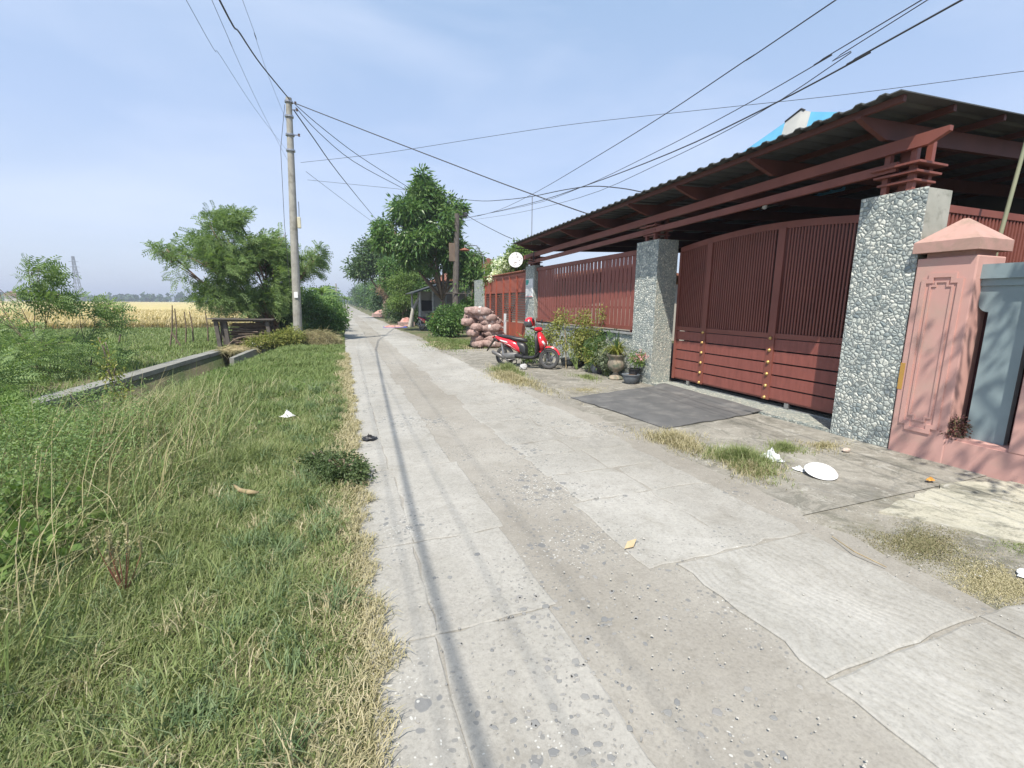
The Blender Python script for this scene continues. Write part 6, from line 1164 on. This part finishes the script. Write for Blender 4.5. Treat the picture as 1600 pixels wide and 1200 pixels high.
tree('papaya', 'small branching tree with reddish leaves before the round tree', 'tree', (3.9, 40, 0), [((3.9, 40, 3.4), (.9, .9, .25)), ((3.7, 40, 2.8), (1.0, .8, .2)), ((4.2, 40, 2.3), (1.1, .9, .25)), ((4.0, 40, 1.5), (.9, .9, .4))], 360, 6, .26, .07, leafmat('reddish_leaves', [(.08, .10, .04), (.18, .14, .08), (.24, .16, .12), (.10, .14, .05)], .25), r0=.06, seed=170, spread=.2, gap=-.2)
tree('low_hedge', 'low bushy hedge behind the blue tarp', 'hedge', (4.6, 36, 0), [((4.4, 35, .7), (1.0, .8, .7)), ((3.9, 38, .9), (.9, 1.5, .8)), ((5.4, 34, .8), (.8, .7, .7))], 900, 6, .15, .06, L_DARK, r0=.05, seed=171, spread=.2, gap=-.4, stems=2, group=None)
# horizon wood
rg = np.random.default_rng(44); P = []; 
for k in range(90):
    px = rg.uniform(-500, 560); Y = 560 + rg.uniform(-40, 60); hh = rg.uniform(4, 9) * (1.35 if 215 < px < 300 else .8); c = at(px, 470, Y); m = 70; u = unit(rg.normal(size=(m, 3))); u[:, 2] = abs(u[:, 2]); P.append(np.array([c.x, c.y, .5]) + u * [rg.uniform(9, 17), 6, hh] * rg.uniform(.55, 1, (m, 1)))
P = np.concatenate(P); V = leafquads(P, rg.normal(size=P.shape), 5.5 * rg.uniform(.6, 1.2, len(P)), 4.2)
props(npmesh('horizon_wood', V, L_FAR), 'bluish far-off line of trees along the horizon beyond the rice', 'wood', kind='stuff')
for nm, px, w in (('distant_house', 48, 26), ('distant_house', 62, 20)):
    c = at(px, 466, 420); t = thing('distant_house', 'faint reddish-roofed house on the far horizon, ' + ('left one' if px == 48 else 'right one'), 'house', (c.x, 420, 0)); mb = MB(); mb.box(c.x - w / 2, c.x + w / 2, 418, 426, 0, 4.2); mb.build('wall', pm('far_wall', (.5, .46, .42), (.42, .4, .37), .3, .9, 0), t)
    mb = MB(); mb.rings([[(c.x - w / 2 - 1, y, 4.2), (c.x - w / 2 + 4, y, 7.2), (c.x + w / 2 - 4, y, 7.2), (c.x + w / 2 + 1, y, 4.2)] for y in (417, 427)]); mb.build('roof', TERRA, t)
b = at(124, 466, 450); topz = at(122, 405, 450).z; t = thing('pylon', 'tall lattice power pylon far across the rice field', 'pylon', (b.x, 450, 0)); mb = MB(); bw = 1.4
def pw(z): return bw * (1 - z / topz) ** 1.0 + .6
lv = [0, 7, 13, 18.5, 23, 27, 31, 34.5, topz]
for a, c in zip(lv, lv[1:]):
    ca = [(b.x + sx_ * pw(a), 450 + sy_ * pw(a), a) for sx_, sy_ in ((-1, -1), (1, -1), (1, 1), (-1, 1))]; cc = [(b.x + sx_ * pw(c), 450 + sy_ * pw(c), c) for sx_, sy_ in ((-1, -1), (1, -1), (1, 1), (-1, 1))]
    for k in range(4): mb.tube([ca[k], cc[k]], .2, 4); mb.tube([ca[k], cc[(k + 1) % 4]], .10, 4); mb.tube([ca[(k + 1) % 4], cc[k]], .10, 4)
mb.build('tower', GREYPOT, t); 
for z in (topz - 10, topz - 6, topz - 2): mb = MB(); mb.tube([(b.x - 3, 450, z), (b.x, 450, z + .6), (b.x + 3, 450, z)], .2, 4); mb.build('cross_arm', GREYPOT, t)
# backdrop roofs and walls behind the right-hand trees
t = thing('roadside_house', 'plain pale house half hidden behind the mango tree', 'house', (10, 36, 0)); mb = MB(); mb.box(7.4, 13, 33, 42, 0, 3.2); mb.build('wall', pm('pale_house_wall', (.42, .41, .38), (.34, .33, .3), 2, .9, .1), t); mb = MB(); mb.rings([[(6.8, y, 3.2), (10.2, y, 4.9), (13.6, y, 3.2)] for y in (32.4, 42.6)]); mb.build('roof', TERRA, t)
# unseen tree added at near right so its leaves dapple the pink wall
tree('added_shade_tree', 'light leafy tree added out of view at near right to dapple the pink wall', 'tree', (5.2, -2.4, 0), [((4.2, .2, 5.6), (.8, .8, .45)), ((4.7, -.8, 6.0), (.8, .8, .5)), ((5.2, -2.2, 6.0), (1.0, 1.0, .6)), ((4.1, -.2, 4.9), (.5, .6, .3))], 130, 4, .16, .05, L_MANGO, r0=.13, seed=180, spread=.25, gap=.1)

tree('ferny_weed', 'bright ferny weed clump hiding the near end of the channel wall', 'weed', (-4.6, 7.9, -.2), [((-4.6, 7.9, .12), (.5, .6, .22)), ((-4.2, 7.3, .05), (.5, .5, .2)), ((-4.9, 8.5, .1), (.4, .5, .22))], 420, 7, .24, .013, L_FRESH, r0=.015, seed=181, feather=True, wind=(.6, 0, .2), gap=-.4, stems=3)
tree('bushy_weed', 'tall tangled green weed at the left edge above the broad leaves', 'weed', (-3.5, 4.6, 0), [((-3.6, 4.7, .42), (.5, .5, .25)), ((-3.1, 5.3, .35), (.4, .5, .22)), ((-3.7, 5.6, .5), (.5, .5, .25))], 620, 6, .05, .022, L_FRESH, r0=.02, seed=182, spread=.09, gap=-.1, gs=3, stems=4)

for i, (px, py, lb, m_, hb) in enumerate(((908, 574, 'small dark pot with a yellowish bush right of the low basin', L_YEL, .38), (934, 580, 'small grey pot with a bright green bush in the potted row', L_FRESH, .34), (952, 577, 'small pot with a dark leafy plant beside the tall urn', L_DARK, .30))):
    c = gz(px, py); pot('small_pot', lb, c, bowl(.10, .16), (BLACK, GREYPOT, OLDG)[i], .08, .14)
    plant('potted_bush', lb.replace('pot with a', 'bush: a').split(':')[-1].strip().capitalize() if False else ('yellowish', 'bright green', 'dark leafy')[i] + ' bushy plant growing in the ' + ('small dark pot by the low basin', 'small grey pot of the row', 'small mossy pot by the urn')[i], c + Vector((0, 0, .14)), [(c + Vector((0, 0, .14 + hb * .6)), (.17, .17, hb * .5))], 170, 5, .055, .024, m_, 7, 190 + i, spread=.06, gs=6)

# ============================================================ HAZE
hm = bpy.data.materials.new('haze'); hm.use_nodes = True; hn = hm.node_tree; hn.nodes.clear(); ho = hn.nodes.new('ShaderNodeOutputMaterial'); pv = hn.nodes.new('ShaderNodeVolumePrincipled')
pv.inputs['Color'].default_value = (.80, .86, 1, 1); pv.inputs['Density'].default_value = .0009; pv.inputs['Anisotropy'].default_value = .2; hn.links.new(pv.outputs[0], ho.inputs['Volume'])
mb = MB(); mb.box(-3200, 3200, -100, 4100, -1.8, 48); o = props(mb.build('haze', hm), 'thin pale haze in the air over field and road', 'haze', kind='stuff')
